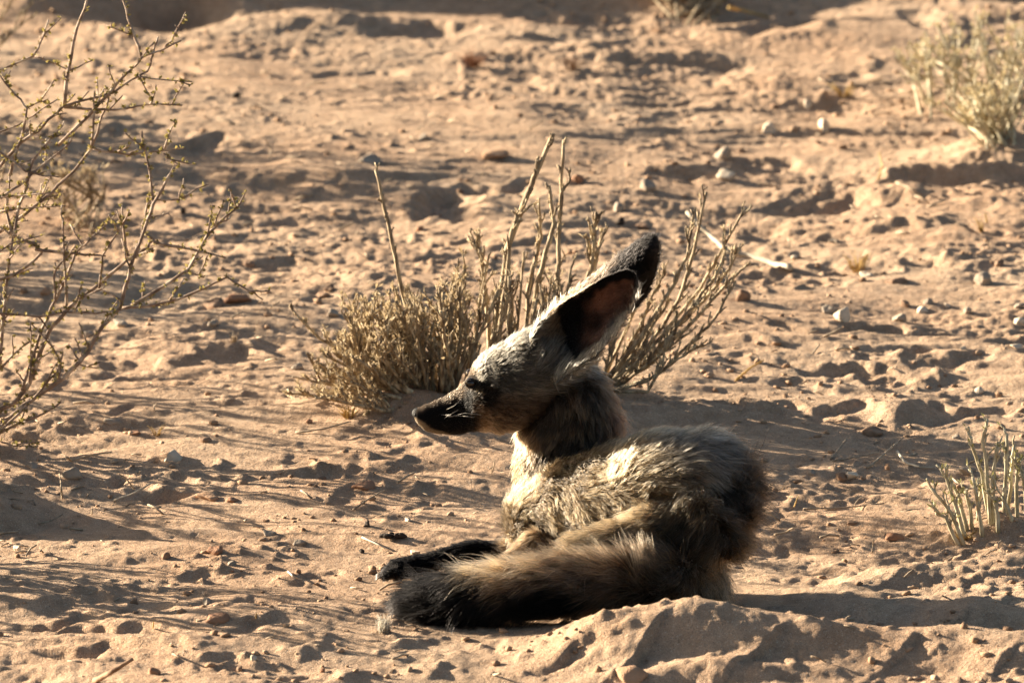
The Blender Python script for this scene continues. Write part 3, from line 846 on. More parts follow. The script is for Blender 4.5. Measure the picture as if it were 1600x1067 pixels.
TB = [
 ([(-30,690),(0,640),(20,630),(45,600),(60,560),(75,520),(100,490),(120,470),(160,440),(200,405),(225,390),(240,375)], 4.2, (0,.02)),
 ([(240,375),(222,360),(228,330),(240,300)], 2.4, (.02,.04)),
 ([(-30,690),(0,665),(30,640),(70,610),(100,590),(125,565),(140,545),(160,510),(188,480),(195,450),(210,400),(232,340),(245,310),(272,262)], 4.2, (-.02,.0)),
 ([(240,378),(300,390),(353,403)], 2.6, (.02,.01)),
 ([(188,482),(230,478),(280,467),(320,450),(355,433),(390,455),(422,454)], 2.6, (0,-.03)),
 ([(-40,480),(0,490),(60,495),(100,487),(150,490),(190,484)], 2.4, (.0,-.01)),
 ([(205,478),(260,445),(295,420),(320,375),(335,352),(360,340)], 2.8, (.0,.03)),
 ([(292,425),(300,408),(335,352),(350,312)], 2.2, (.02,.03)),
 ([(320,375),(345,345),(370,325),(385,298)], 2.2, (.02,.02)),
 ([(292,422),(310,430),(318,434)], 1.4, (.02,.0)),
 ([(245,312),(280,312),(300,300),(326,288)], 2.0, (.03,.05)),
 ([(225,360),(240,318),(230,250),(222,205)], 2.6, (.02,.03)),
 ([(200,400),(192,350),(191,320)], 2.2, (.0,.0)),
 ([(-40,370),(0,362),(25,345),(60,318),(90,290),(115,268),(143,232),(155,195),(170,152)], 3.2, (.05,.07)),
 ([(143,232),(146,190),(148,142)], 2.2, (.06,.06)),
 ([(145,232),(200,242),(250,236),(290,232)], 2.2, (.06,.05)),
 ([(257,233),(265,208),(275,186)], 1.8, (.05,.05)),
 ([(256,240),(268,250),(280,258)], 1.3, (.05,.05)),
 ([(-30,285),(0,260),(30,225),(60,205),(85,180),(100,166),(178,145),(205,125),(230,112),(240,83),(247,58)], 2.8, (.05,.08)),
 ([(100,166),(107,110),(120,45),(136,0),(142,-30)], 3.0, (.07,.08)),
 ([(90,228),(140,180),(178,137),(205,108),(222,90),(250,80),(283,64)], 2.8, (.06,.08)),
 ([(250,82),(268,65),(277,48)], 1.6, (.08,.08)),
 ([(222,90),(213,65),(205,42),(192,0),(188,-20)], 2.4, (.08,.1)),
 ([(100,168),(150,171),(180,172),(235,163),(285,165)], 2.4, (.07,.06)),
 ([(235,163),(240,150),(244,133)], 1.6, (.06,.06)),
 ([(215,120),(245,124),(300,128)], 1.5, (.07,.06)),
 ([(-10,440),(30,425),(65,395),(55,380),(20,370),(0,355),(-30,345)], 2.6, (.02,.04)),
 ([(55,390),(100,395),(130,398),(165,400)], 2.8, (.02,.01)),
 ([(20,372),(28,330),(40,295),(52,250),(80,215),(92,205)], 2.6, (.03,.05)),
 ([(15,275),(25,240),(35,210),(42,170),(25,150),(0,118),(-20,100)], 2.4, (.05,.07)),
 ([(42,170),(55,162),(76,155)], 1.8, (.07,.07)),
 ([(-20,118),(0,110),(52,88),(62,70),(70,48)], 2.2, (.1,.12)),
 ([(55,88),(80,98),(106,109)], 1.4, (.1,.08)),
 ([(-30,225),(0,238),(40,268),(60,273),(92,277)], 2.2, (.05,.03)),
 ([(0,310),(30,290),(62,262),(90,240),(110,222)], 2.4, (.03,.05)),
 ([(35,610),(48,570),(60,530),(80,480),(105,430),(118,395),(130,385),(110,350)], 2.8, (.0,.04)),
 ([(104,478),(100,400),(98,340)], 2.2, (.01,.02)),
 ([(86,468),(85,430),(86,410)], 2.0, (.01,.01)),
 ([(130,385),(150,365),(165,352)], 1.4, (.03,.03)),
 ([(155,450),(160,400),(185,362),(195,345)], 1.8, (.0,-.02)),
 ([(-30,690),(30,660),(70,645),(95,628)], 2.8, (-.03,-.05)),
 ([(0,575),(20,555),(45,535),(52,525)], 2.0, (-.02,-.02)),
 ([(46,600),(48,560),(47,505)], 1.6, (-.03,-.03)),
 ([(-20,690),(20,655),(55,620),(90,580),(95,565),(75,530)], 2.4, (-.04,-.02)),
 ([(120,468),(150,455),(175,442)], 1.6, (.0,-.02)),
 ([(125,570),(155,575)], 1.4, (-.01,-.01)),
 ([(0,690),(30,697),(60,697)], 1.6, (-.05,-.06)),
 ([(20,372),(10,330),(15,275)], 2.6, (.03,.05)),
 ([(-30,690),(0,560),(8,470),(20,372)], 3.6, (.0,.03)),
 ([(0,330),(50,325),(102,322)], 1.6, (.04,.03)),
 ([(-10,210),(30,195),(60,175)], 1.6, (.06,.06)),
]
thorn_bush('thorn_bush', 'leggy thorn bush with bare zigzag twigs and tiny leaves at the left edge', (-30, 694), at_z(0, 690).y, TB, 16, ((1.7, 2.9), (.2, .42)))
thorn_bush('thorn_bush', 'twiggy thorn bush standing out of view to the left, shading the sand', (-420, 560), at_z(0, 560).y, [], 15, ((.5, 2.6), (.14, .36)))

# ------------------------------------------------------------------ other plants
def stem_plant(name, label, cat, base_px, stems, mat, leafmat, r, nsh, leafp, lmin=10, lmax=26):
    base = on_ground(*base_px); root = empty(name, base)
    tag(root, label, cat)
    px = (base - CAM).length * FX
    leaves = MB()
    for pts in stems:
        W = [at_y(x, y, base.y + d) for (x, y, d) in pts]
        W[0].z = hz(W[0].x, W[0].y) - .002
        P = []
        for a, b_ in zip(W[:-1], W[1:]): P += bend(a, b_, 3, .8 * px)[:-1]
        P.append(W[-1])
        mb = MB(); mb.tube(P, [r * px * (1 - .4 * i / len(P)) for i in range(len(P))], 6)
        shoots(mb, leaves, P, r * px * .85, nsh, lmin, lmax, px, True, leafp, .9, .3)
        mb.build('stem', M[mat], root, inv=base)
    lo = leaves.build('leaf', M[leafmat], root, smooth=False, inv=base); lo['kind'] = 'stuff'
    return root

S = [[(1548,820,0),(1545,770,0),(1540,715,0),(1535,690,0),(1543,655,0)], [(1546,820,.01),(1535,740,.01),(1520,700,.01),(1517,682,.01)],
     [(1552,815,.0),(1552,740,.0),(1560,690,.0)], [(1570,815,.02),(1572,740,.02),(1573,678,.02)], [(1575,800,.03),(1580,740,.03),(1585,695,.03)],
     [(1590,810,.02),(1588,760,.02),(1590,730,.02)], [(1605,812,.02),(1602,770,.02),(1598,735,.02)], [(1535,822,-.01),(1528,790,-.01),(1520,745,-.01)],
     [(1510,826,-.01),(1495,795,-.01),(1480,750,-.01),(1476,742,-.01)], [(1508,826,-.02),(1485,800,-.02),(1452,758,-.02)], [(1512,826,0),(1500,780,0),(1487,755,0)],
     [(1520,824,0),(1516,795,0),(1508,765,0)], [(1500,828,-.02),(1478,808,-.02),(1462,802,-.02)], [(1528,820,.02),(1530,780,.02),(1536,760,.02)],
     [(1560,818,-.01),(1556,790,-.01),(1552,765,-.01)], [(1580,818,.0),(1575,795,0),(1566,775,0)], [(1620,812,.02),(1625,770,.02),(1622,740,.02)], [(1640,812,.03),(1645,760,.03),(1640,720,.03)]]
stem_plant('green_tipped_plant', 'small pale stemmed plant with green tips at the right edge', 'plant', (1550, 822), S, 'succ', 'succ_leaf', 3.6, 5, .45, 10, 26)

S = []
for i in range(34):
    bx = 1560 + rnd.uniform(-22, 30); a = math.radians(rnd.uniform(35, 165)); L = rnd.uniform(45, 95)
    S.append([(bx, 214, rnd.uniform(-.05, .05)), (bx + math.cos(a) * L * .55, 210 - math.sin(a) * L * .45, rnd.gauss(0, .06)), (bx + math.cos(a) * L, 206 - math.sin(a) * L, rnd.gauss(0, .1))])
stem_plant('blurred_shrub', 'small yellow green shrub, blurred, lower of two at the upper right', 'shrub', (1560, 214), S, 'succ', 'dry_leaf', 2.2, 6, .5, 8, 22)
S = [[(1660,150,0),(1600,132,0),(1560,125,0),(1520,118,0)], [(1660,150,0),(1590,140,0),(1500,138,0),(1440,138,0)], [(1640,150,0),(1560,135,0),(1480,120,0),(1415,130,0)]]
for i in range(46):
    bx = rnd.uniform(1440, 1650); a = math.radians(rnd.gauss(104, 26)); L = rnd.uniform(40, 115) * (.7 if bx < 1480 else 1)
    S.append([(bx, 136, rnd.gauss(0, .04)), (bx + math.cos(a) * L * .5, 134 - math.sin(a) * L * .5, rnd.gauss(0, .06)), (bx + math.cos(a) * L, 132 - math.sin(a) * L, rnd.gauss(0, .09))])
stem_plant('blurred_shrub', 'wide yellow green shrub, blurred, upper of two at the upper right', 'shrub', (1570, 150), S, 'succ', 'dry_leaf', 2.0, 6, .5, 8, 22)
S = [[(1075 + rnd.uniform(-40, 50), 14, rnd.gauss(0, .05)), (1075 + rnd.uniform(-60, 70), -8, 0), (1075 + rnd.uniform(-80, 90), -50, 0)] for i in range(34)]
stem_plant('brown_plant', 'brown dry plant cut off by the top edge of the picture', 'plant', (1075, 15), S, 'stem', 'shrub_leaf', 2.8, 5, .3, 10, 24)
S = [[(120 + rnd.uniform(-30, 30), 352, rnd.gauss(0, .03)), (120 + rnd.uniform(-45, 45), 310, 0), (115 + rnd.uniform(-60, 50), 268, 0)] for i in range(22)]
stem_plant('dry_plant', 'blurred dry plant behind the thorn branches at the left', 'plant', (120, 352), S, 'stem', 'shrub_leaf', 1.6, 4, .3, 8, 18)

def shade_shrub(px_, py_, H, n, spread, label):
    base = at_z(px_, py_); base.z = hz(base.x, base.y); root = empty('dry_shrub', base)
    tag(root, label, 'shrub')
    px = .00065; leaves = MB()
    for i in range(n):
        a = rnd.uniform(0, 6.28); t = spread * rnd.random() ** .6; h = H * rnd.uniform(.45, 1.0) * (1 - .4 * t / spread)
        e = base + Vector((math.cos(a) * t, math.sin(a) * t, h)); b0 = base + Vector((math.cos(a) * t * .4, math.sin(a) * t * .4, -.003))
        P = bend(b0, e, 6, .003); mb = MB(); mb.tube(P, [.0022 * (1 - .5 * k / 6) for k in range(7)], 5)
        shoots(mb, leaves, P, .0018, 12, 20, 60, px, True, .5, .5, .25)
        mb.build('stem', M['stem'], root, inv=base)
    lo = leaves.build('leaf', M['shrub_leaf'], root, smooth=False, inv=base); lo['kind'] = 'stuff'
shade_shrub(-230, 195, .25, 46, .22, 'low dry shrub out of view at the far left, behind the thorn bush')
shade_shrub(-300, 425, .21, 44, .21, 'low dry shrub out of view at the left, shading the ripples')
shade_shrub(-260, 885, .17, 34, .15, 'low dry shrub out of view at the lower left, shading the near sand')

def tuft(px, py, w, h, n, mat, label, name='grass_tuft'):
    base = on_ground(px, py); k = (base - CAM).length * FX
    root = MB()
    for i in range(n):
        a = rnd.uniform(0, 6.28); L = h * k * rnd.uniform(.5, 1.1); t = rnd.uniform(.1, w / h * .6)
        p = Vector((math.cos(a), math.sin(a), 0)) * rnd.uniform(0, w * .22) * k
        d = Vector((math.cos(a) * t, math.sin(a) * t, 1)).normalized() * L
        root.tube([p, p + d * .55, p + d + Vector((math.cos(a), math.sin(a), -.4)) * L * .18], [.9 * k, .75 * k, .3 * k], 4)
    o = root.build(name, M[mat]); o.location = base
    return tag(o, label, 'grass')
tuft(1340, 426, 40, 36, 26, 'straw', 'yellow straw tuft beside the pale flat chip')
tuft(1318, 152, 44, 24, 24, 'straw', 'short straw tuft in the far shaded hollow, blurred')
tuft(742, 105, 60, 34, 40, 'red', 'rusty brown dry tuft far behind the shrub, blurred')
tuft(895, 110, 44, 30, 26, 'brown', 'dark brown dry tuft far right of the rusty one, blurred')
tuft(1535, 365, 20, 26, 10, 'straw', 'sparse straw tuft near the right edge')
tuft(245, 682, 22, 22, 12, 'straw', 'tiny dry tuft beside the red brown wedge stone')
tuft(1508, 842, 60, 18, 40, 'straw', 'flattened straw at the foot of the green tipped plant')
tuft(545, 655, 34, 24, 24, 'straw', 'straw tuft under the left end of the shrub')
tuft(365, 535, 22, 22, 9, 'twig', 'dead twiggy sprig on the ripples')
tuft(800, 835, 30, 12, 14, 'straw', 'dry grass scrap at the chest of the fox')

# ------------------------------------------------------------------ the fox
FY = FOXC.y
FS = (FOXC - CAM).length * FX           # metres per photograph pixel at the fox
FZ = .0
def F(px, py, d): return at_y(px, py, FY + d)

PARTS = {}
def loft(st, name, seg=28, upright=False):
    """st: px, py, depth, r_across (photo px), r_depth (photo px)"""
    P = [F(a, b, c) for a, b, c, _, _ in st]
    # resample smoothly (Catmull-Rom)
    Q, R1, R2 = [], [], []
    n = len(P)
    for i in range(n - 1):
        p0, p1, p2, p3 = P[max(i - 1, 0)], P[i], P[i + 1], P[min(i + 2, n - 1)]
        for k in range(6):
            t = k / 6
            q = 0.5 * ((2 * p1) + (p2 - p0) * t + (2 * p0 - 5 * p1 + 4 * p2 - p3) * t * t + (3 * p1 - p0 - 3 * p2 + p3) * t ** 3)
            s = t * t * (3 - 2 * t)
            Q.append(q); R1.append(st[i][3] * (1 - s) + st[i + 1][3] * s); R2.append(st[i][4] * (1 - s) + st[i + 1][4] * s)
    Q.append(P[-1]); R1.append(st[-1][3]); R2.append(st[-1][4])
    V, Fc = [], []
    m = len(Q)
    for i in range(m):
        t = (Q[min(i + 1, m - 1)] - Q[max(i - 1, 0)]).normalized()
        if upright: t = Vector((1, 0, 0))
        d = Vector((0, 1, 0)) - t * t.y
        d.normalize(); b = t.cross(d)
        for s in range(seg):
            w = 2 * math.pi * s / seg
            V.append(tuple(Q[i] + b * (R1[i] * FS * math.cos(w)) + d * (R2[i] * FS * math.sin(w))))
    for i in range(m - 1):
        for s in range(seg):
            s2 = (s + 1) % seg
            Fc.append((i * seg + s, i * seg + s2, (i + 1) * seg + s2, (i + 1) * seg + s))
    Fc.append(tuple(range(seg))[::-1]); Fc.append(tuple((m - 1) * seg + s for s in range(seg)))
    PARTS.setdefault(name, []).append((np.array([tuple(q) for q in Q]), np.array([max(a, b) for a, b in zip(R1, R2)]) * FS))
    return V, Fc

def spline(pts, n):
    pts = np.array(pts, float)
    out = []
    m = len(pts)
    for j in range(n):
        u = j / (n - 1) * (m - 1); i = min(int(u), m - 2); t = u - i
        p0, p1, p2, p3 = pts[max(i - 1, 0)], pts[i], pts[i + 1], pts[min(i + 2, m - 1)]
        out.append(.5 * ((2 * p1) + (p2 - p0) * t + (2 * p0 - 5 * p1 + 4 * p2 - p3) * t * t + (3 * p1 - p0 - 3 * p2 + p3) * t ** 3))
    return np.array(out)

def ear(Lp, Rp, dL, dR, cup, thick, name):
    nu, nv = 36, 22
    A, B = spline(Lp, nu), spline(Rp, nu)
    front, back = [], []
    for i in range(nu):
        u = i / (nu - 1)
        for j in range(nv):
            v = -1 + 2 * j / (nv - 1)
            w = (v + 1) / 2
            q = A[i] * (1 - w) + B[i] * w
            d = dL[0] + (dL[1] - dL[0]) * u
            e = dR[0] + (dR[1] - dR[0]) * u
            cc = cup * math.sin(math.pi * min(1, .25 + u * .75)) ** .6 if u > 0 else cup * .8
            y = d * (1 - w) + e * w + cc * (1 - v * v)
            th = thick * (1 - .55 * abs(v) ** 3) * (1 - .4 * u) * (1 if i < nu - 2 else .5)
            front.append(tuple(F(q[0], q[1], y - th))); back.append(tuple(F(q[0], q[1], y + th)))
    V = front + back; o = nu * nv; Fc = []
    for i in range(nu - 1):
        for j in range(nv - 1):
            a = i * nv + j
            Fc.append((a, a + 1, a + nv + 1, a + nv)); Fc.append((o + a, o + a + nv, o + a + nv + 1, o + a + 1))
    for i in range(nu - 1):
        a = i * nv; Fc.append((a, a + nv, o + a + nv, o + a))
        a = i * nv + nv - 1; Fc.append((a, o + a, o + a + nv, a + nv))
    for j in range(nv - 1):
        Fc.append((j, o + j, o + j + 1, j + 1)); a = (nu - 1) * nv + j; Fc.append((a, a + 1, o + a + 1, o + a))
    C = (A + B) / 2
    PARTS.setdefault(name, []).append((np.array([tuple(F(c[0], c[1], (dL[0] + dR[0]) / 2 + cup * .5)) for c in C]), np.linalg.norm(A - B, axis=1) * .5 * FS))
    return V, Fc

HD = .072     # depth of the middle of the head behind the fox reference plane
body = MB()
body.add(*loft([(806,838,.045,22,20),(838,812,.04,50,55),(900,795,.03,76,84),(970,792,.01,94,104),(1035,786,-.01,107,112),(1080,784,-.02,104,110),(1112,792,-.025,80,86),(1132,798,-.03,46,50),(1140,800,-.03,10,10)], 'torso'))
body.add(*loft([(1090,800,-.05,70,60),(1030,850,-.07,68,52),(960,868,-.085,50,42),(905,870,-.09,34,30),(880,878,-.09,14,12)], 'haunch'))
body.add(*loft([(1055,850,-.03,70,74),(1068,905,-.045,50,60),(1060,940,-.05,30,40)], 'haunch'))
body.add(*loft([(1075,892,-.08,24,22),(1030,900,-.105,32,30),(960,907,-.118,34,32),(880,913,-.122,33,32),(800,921,-.122,32,32),(730,929,-.117,29,30),(675,937,-.110,22,24),(640,943,-.105,13,14),(628,945,-.103,5,5)], 'tail'))
body.add(*loft([(960,926,-.10,18,20),(900,938,-.112,18,20),(850,945,-.118,17,20),(815,950,-.12,13,17),(800,952,-.12,6,8)], 'leg'))
body.add(*loft([(854,880,.05,40,36),(860,835,.058,52,50),(866,780,.068,60,58),(880,725,.078,72,62),(890,672,.08,76,60),(882,622,.077,62,52),(856,585,.073,40,38)], 'neck'))
HEADP = [(647,639,654,8),(654,636,664,14),(667,630,675,17),(688,621,679,18),(708,610,680,20),(722,599,679,24),(731,588,675,31),(741,569,674,40),(757,552,673,47),(780,539,675,54),(808,524,668,58),(838,514,650,55),(866,515,630,45),(888,535,612,26)]
body.add(*loft([(x, (a + b) / 2, HD, (b - a) / 2, w) for x, a, b, w in HEADP], 'head', 36, True))
# far and near fore legs
body.add(*loft([(845,850,.06,30,28),(800,858,.065,18,17),(768,861,.068,13,13),(735,861,.066,14,13),(700,870,.062,12,12),(665,880,.058,12,12),(640,885,.056,13,14),(620,889,.055,14,17),(608,893,.055,9,13)], 'leg'))
for k, dd in enumerate((-.0135, -.0048, .0048, .0125)):
    body.add(*loft([(622,888 - dd * 300,.055 + dd,8,6),(608,893 - dd * 260,.055 + dd,8,6),(601,897 - dd * 260,.055 + dd,6,6),(597,898 - dd * 260,.055 + dd,2.5,2.5)], 'leg', 14))
body.add(*loft([(845,850,.0,28,26),(790,885,-.02,16,15),(740,905,-.035,13,13),(690,918,-.045,13,13),(660,922,-.05,13,15),(648,925,-.05,6,9)], 'leg'))
body.add(*ear([(826,540),(838,508),(868,480),(900,459),(938,436),(960,426),(977,421),(989,425),(996,434)], [(868,602),(898,582),(925,563),(952,536),(978,506),(995,478),(1002,457),(1001,444),(996,434)], (.048, .048), (.024, .016), .026, .0026, 'near_ear'))
body.add(*ear([(856,510),(872,473),(902,447),(938,420),(970,395),(996,374),(1010,366),(1020,366),(1028,374)], [(890,548),(930,525),(968,498),(996,478),(1016,456),(1030,424),(1034,398),(1033,384),(1028,374)], (.098, .12), (.098, .125), -.022, .0026, 'far_ear'))

tmp = bpy.data.meshes.new('tmp')
tmp.from_pydata(np.concatenate(body.v).tolist(), [], body.f); tmp.update()
tob = bpy.data.objects.new('tmp', tmp); col.objects.link(tob)
md = tob.modifiers.new('r', 'REMESH'); md.mode = 'VOXEL'; md.voxel_size = .0016; md.use_smooth_shade = True
ms = tob.modifiers.new('s', 'SMOOTH'); ms.factor = .5; ms.iterations = 7
dg = bpy.context.evaluated_depsgraph_get()
fm = bpy.data.meshes.new_from_object(tob.evaluated_get(dg))
bpy.data.objects.remove(tob); bpy.data.meshes.remove(tmp)
fox_base = Vector((F(930, 930, 0).x, FY, 0))
nv_ = len(fm.vertices)
FV = np.empty(nv_ * 3); fm.vertices.foreach_get('co', FV); FV = FV.reshape(-1, 3)
FN = np.empty(nv_ * 3); fm.vertices.foreach_get('normal', FN); FN = FN.reshape(-1, 3)
print('fox verts', nv_)

# which part a point belongs to, how far along it, and which way its coat runs
names = list(PARTS)
FLOW = {'torso': 1, 'haunch': 1, 'tail': 1, 'leg': 1, 'neck': -1, 'head': 1, 'near_ear': 1, 'far_ear': 1}
SHRINK = {'near_ear': .55, 'far_ear': .55}
kdP, kdN, kdT, kdU, kdR = [], [], [], [], []
for ni, nm in enumerate(names):
    for Q, R in PARTS[nm]:
        T = np.gradient(Q, axis=0); T /= np.linalg.norm(T, axis=1)[:, None] + 1e-12
        for i in range(len(Q)):
            kdP.append(Q[i]); kdN.append(ni); kdT.append(T[i] * FLOW[nm]); kdU.append(i / (len(Q) - 1)); kdR.append(R[i] * SHRINK.get(nm, 1))
kdP, kdN, kdT, kdU, kdR = map(np.array, (kdP, kdN, kdT, kdU, kdR))
def classify(P):
    n = len(P); part = np.empty(n, int); T = np.empty((n, 3)); U = np.empty(n)
    for s in range(0, n, 4000):
        q = P[s:s + 4000]
        D = np.linalg.norm(q[:, None, :] - kdP[None], axis=2) / (kdR[None] + .004)
        j = D.argmin(1)
        part[s:s + 4000] = kdN[j]; U[s:s + 4000] = kdU[j]
        w = np.exp(-(D - D.min(1)[:, None]) * 6); w *= (kdN[None] == kdN[j][:, None])
        t = w @ kdT; T[s:s + 4000] = t / (np.linalg.norm(t, axis=1)[:, None] + 1e-9)
    return part, T, U

C_ = {k: np.array(v) for k, v in dict(buff=(.215,.155,.092), cream=(.29,.21,.125), grey=(.125,.110,.090), silver=(.215,.193,.157), dark=(.022,.017,.013),
      brown=(.100,.066,.042), tan=(.19,.125,.073), black=(.0038,.0034,.0034), rust=(.11,.05,.03), umber=(.054,.038,.027)).items()}
def mixc(a, b, t): return a * (1 - t[:, None]) + b * t[:, None]

def coat(P, Nn, part, U):
    """fur colour of a point on the skin and the length of its hair (mm)"""
    p2 = project(P); x, y = p2[:, 0], p2[:, 1]
    n = len(P); n1 = perlin(P[:, 0] * 45 + 3, P[:, 2] * 45 + P[:, 1] * 31); n2 = perlin(P[:, 0] * 110 + 3, P[:, 2] * 110 + P[:, 1] * 71)
    x = x + 7 * n1 + 3 * n2; y = y + 6 * n2 - 5 * n1
    c = np.tile(C_['buff'], (n, 1)); L = np.full(n, 20.0)
    for ni, nm in enumerate(names):
        k = part == ni
        if not k.any(): continue
        X, Y, u, nn = x[k], y[k], U[k], Nn[k]
        o = np.ones(k.sum())
        if nm in ('torso', 'haunch'):
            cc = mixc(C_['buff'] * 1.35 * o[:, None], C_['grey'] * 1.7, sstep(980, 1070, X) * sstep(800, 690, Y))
            cc = mixc(cc, C_['brown'], .7 * sstep(1030, 1130, X + .35 * (Y - 760)) * sstep(730, 820, Y))  # brown lower flank, partly painted shade
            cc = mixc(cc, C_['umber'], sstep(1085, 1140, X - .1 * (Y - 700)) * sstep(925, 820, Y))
            cc = mixc(cc, C_['dark'], .75 * sstep(1010, 1070, X) * sstep(1150, 1080, X) * sstep(770, 830, Y) * sstep(900, 850, Y))  # dark patch paints the shade of the lower flank into the coat
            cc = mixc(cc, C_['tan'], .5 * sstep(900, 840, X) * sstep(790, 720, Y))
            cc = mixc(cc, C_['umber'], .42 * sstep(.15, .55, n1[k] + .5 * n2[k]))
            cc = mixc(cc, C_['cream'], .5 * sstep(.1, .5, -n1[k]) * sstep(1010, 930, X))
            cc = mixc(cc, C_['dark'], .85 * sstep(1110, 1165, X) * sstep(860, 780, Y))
            cc = cc * (.62 - .22 * sstep(880, 820, X) + .25 * sstep(1040, 1090, X))[:, None]  # coat colour darkened where the sun strikes, most on the left
            l = 15 + 25 * sstep(1040, 1150, X)
        elif nm == 'tail':
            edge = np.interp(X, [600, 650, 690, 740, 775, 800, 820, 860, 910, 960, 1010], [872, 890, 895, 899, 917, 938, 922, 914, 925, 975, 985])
            cc = mixc(C_['tan'] * o[:, None], C_['cream'], .9 * sstep(930, 885, Y + .12 * (X - 700)) * sstep(900, 780, X))  # cream paints sunlight onto the tan upper left of the tail
            cc = mixc(cc, C_['umber'], .75 * sstep(.0, .45, n1[k] + .6 * n2[k]) * sstep(760, 840, X))
            cc = mixc(cc, C_['brown'], .6 * sstep(860, 960, X))
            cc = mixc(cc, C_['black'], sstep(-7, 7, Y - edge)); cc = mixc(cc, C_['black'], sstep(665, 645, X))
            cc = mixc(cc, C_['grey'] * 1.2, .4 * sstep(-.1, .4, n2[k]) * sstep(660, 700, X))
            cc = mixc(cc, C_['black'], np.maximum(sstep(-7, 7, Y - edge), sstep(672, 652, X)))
            l = 31 - 8 * sstep(700, 640, X)
        elif nm == 'leg':
            cc = C_['black'] * o[:, None]; l = 9 - 4 * sstep(640, 610, X)
            cc = mixc(cc, C_['tan'], sstep(775, 800, X) * sstep(900, 880, Y))
        elif nm == 'neck':
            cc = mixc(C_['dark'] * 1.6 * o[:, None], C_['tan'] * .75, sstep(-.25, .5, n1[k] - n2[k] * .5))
            cc = mixc(cc, C_['buff'] * np.array([.14,.13,.105]), .9 * sstep(846, 800, X + .18 * (Y - 760)) * sstep(672, 715, Y))  # chest colour cut down because the sun strikes it squarely
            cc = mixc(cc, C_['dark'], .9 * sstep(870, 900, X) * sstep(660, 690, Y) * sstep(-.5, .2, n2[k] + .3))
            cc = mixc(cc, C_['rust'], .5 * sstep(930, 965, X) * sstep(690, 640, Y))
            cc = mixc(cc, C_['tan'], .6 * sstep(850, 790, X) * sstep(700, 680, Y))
            l = 18 - 5 * sstep(850, 815, X)
        elif nm == 'head':
            cc = mixc(C_['brown'] * o[:, None], C_['silver'], sstep(632, 602, Y - .02 * (X - 760)))
            cc = mixc(cc, C_['tan'], .85 * sstep(735, 752, X) * sstep(790, 760, X) * sstep(640, 655, Y))
            cc = mixc(cc, C_['umber'], .7 * sstep(768, 800, X) * sstep(614, 638, Y))
            cc = mixc(cc, C_['umber'], .55 * sstep(795, 815, X) * sstep(850, 830, X) * sstep(575, 555, Y) * sstep(520, 540, Y))
            d2 = np.hypot((X - 761) / 15, (Y - 616) / 24)
            cc = mixc(cc, C_['black'], .92 * sstep(1.2, .8, d2))
            cc = mixc(cc, C_['grey'], .65 * sstep(10, 4, np.hypot((X - 735) * .8, (Y - 622) * .5)))
            br = np.interp(X, [640, 660, 700, 735], [636, 640, 626, 607])       # bridge / side line
            sn = sstep(752, 733, X)
            cc = cc * (1 - sn[:, None]) + sn[:, None] * mixc(C_['brown'] * .9 * o[:, None], C_['black'], sstep(-4, 9, Y - br))
            lip = np.interp(X, [645, 655, 672, 690, 720], [650.5, 658, 670, 678, 690])
            cc = mixc(cc, C_['cream'], sstep(-5, 0, Y - lip) * sstep(712, 690, X))
            cc = cc * (1 - .28 * sstep(620, 600, Y) - .42 * sstep(850, 775, X) * sstep(620, 600, Y))[:, None]  # forehead colour lowered to hold back the sunlight on it
            l = np.interp(X, [650, 690, 730, 750, 790, 830, 870], [1.6, 2.2, 3.4, 6, 9, 12, 14])
        elif nm == 'near_ear':
            inner = sstep(.1, -.25, nn[:, 1])
            top = np.interp(X, [826, 838, 868, 900, 940, 970, 993], [540, 508, 480, 459, 437, 426, 432])
            bot = np.interp(X, [868, 898, 925, 952, 976, 990, 995], [602, 582, 563, 534, 503, 475, 450])
            w = (Y - top) / np.maximum(bot - top, 8)
            ci = mixc(C_['black'] * o[:, None], C_['rust'] * 1.5, sstep(900, 950, X))  # brown inner ear, its rust raised to paint light shining through
            ci = mixc(ci, C_['grey'] * .6, sstep(.55, .85, w) * sstep(930, 960, X))
            ci = ci * (1 + .7 * n1[k] + .5 * n2[k])[:, None]
            ci = mixc(ci, C_['silver'], sstep(.80, .93, w))
            fur = sstep(884, 868, X - .25 * (Y - 530))
            fur = np.maximum(fur, sstep(.80, .95, w) * sstep(930, 905, X))
            ci = mixc(ci, mixc(C_['silver'] * .8 * o[:, None], C_['tan'], sstep(560, 510, Y) * .55), fur)
            ci = mixc(ci, C_['black'], sstep(.16, .08, w) * sstep(895, 925, X)); ci = mixc(ci, C_['black'], sstep(985, 992, X) * sstep(470, 455, Y))
            co = mixc(C_['umber'] * o[:, None], C_['black'], sstep(.35, .6, u))
            cc = mixc(co, ci, inner)
            cc = mixc(cc, C_['tan'], sstep(.05, .0, w) * sstep(930, 900, X))
            l = 3.2 + 9 * fur + 3 * (1 - inner) * (1 - u) + 5 * inner * sstep(.78, .9, w) * (1 - fur)
        else:
            cc = mixc(C_['tan'] * o[:, None], C_['umber'], sstep(880, 910, X)); cc = mixc(cc, C_['black'], sstep(930, 955, X + .35 * (Y - 430)))
            l = 3.5 + 4 * (1 - u)
        c[k] = cc; L[k] = l
    # the front and saddle that catch the sun are coloured darker against overexposure
    return np.clip(c, .003, .9), L

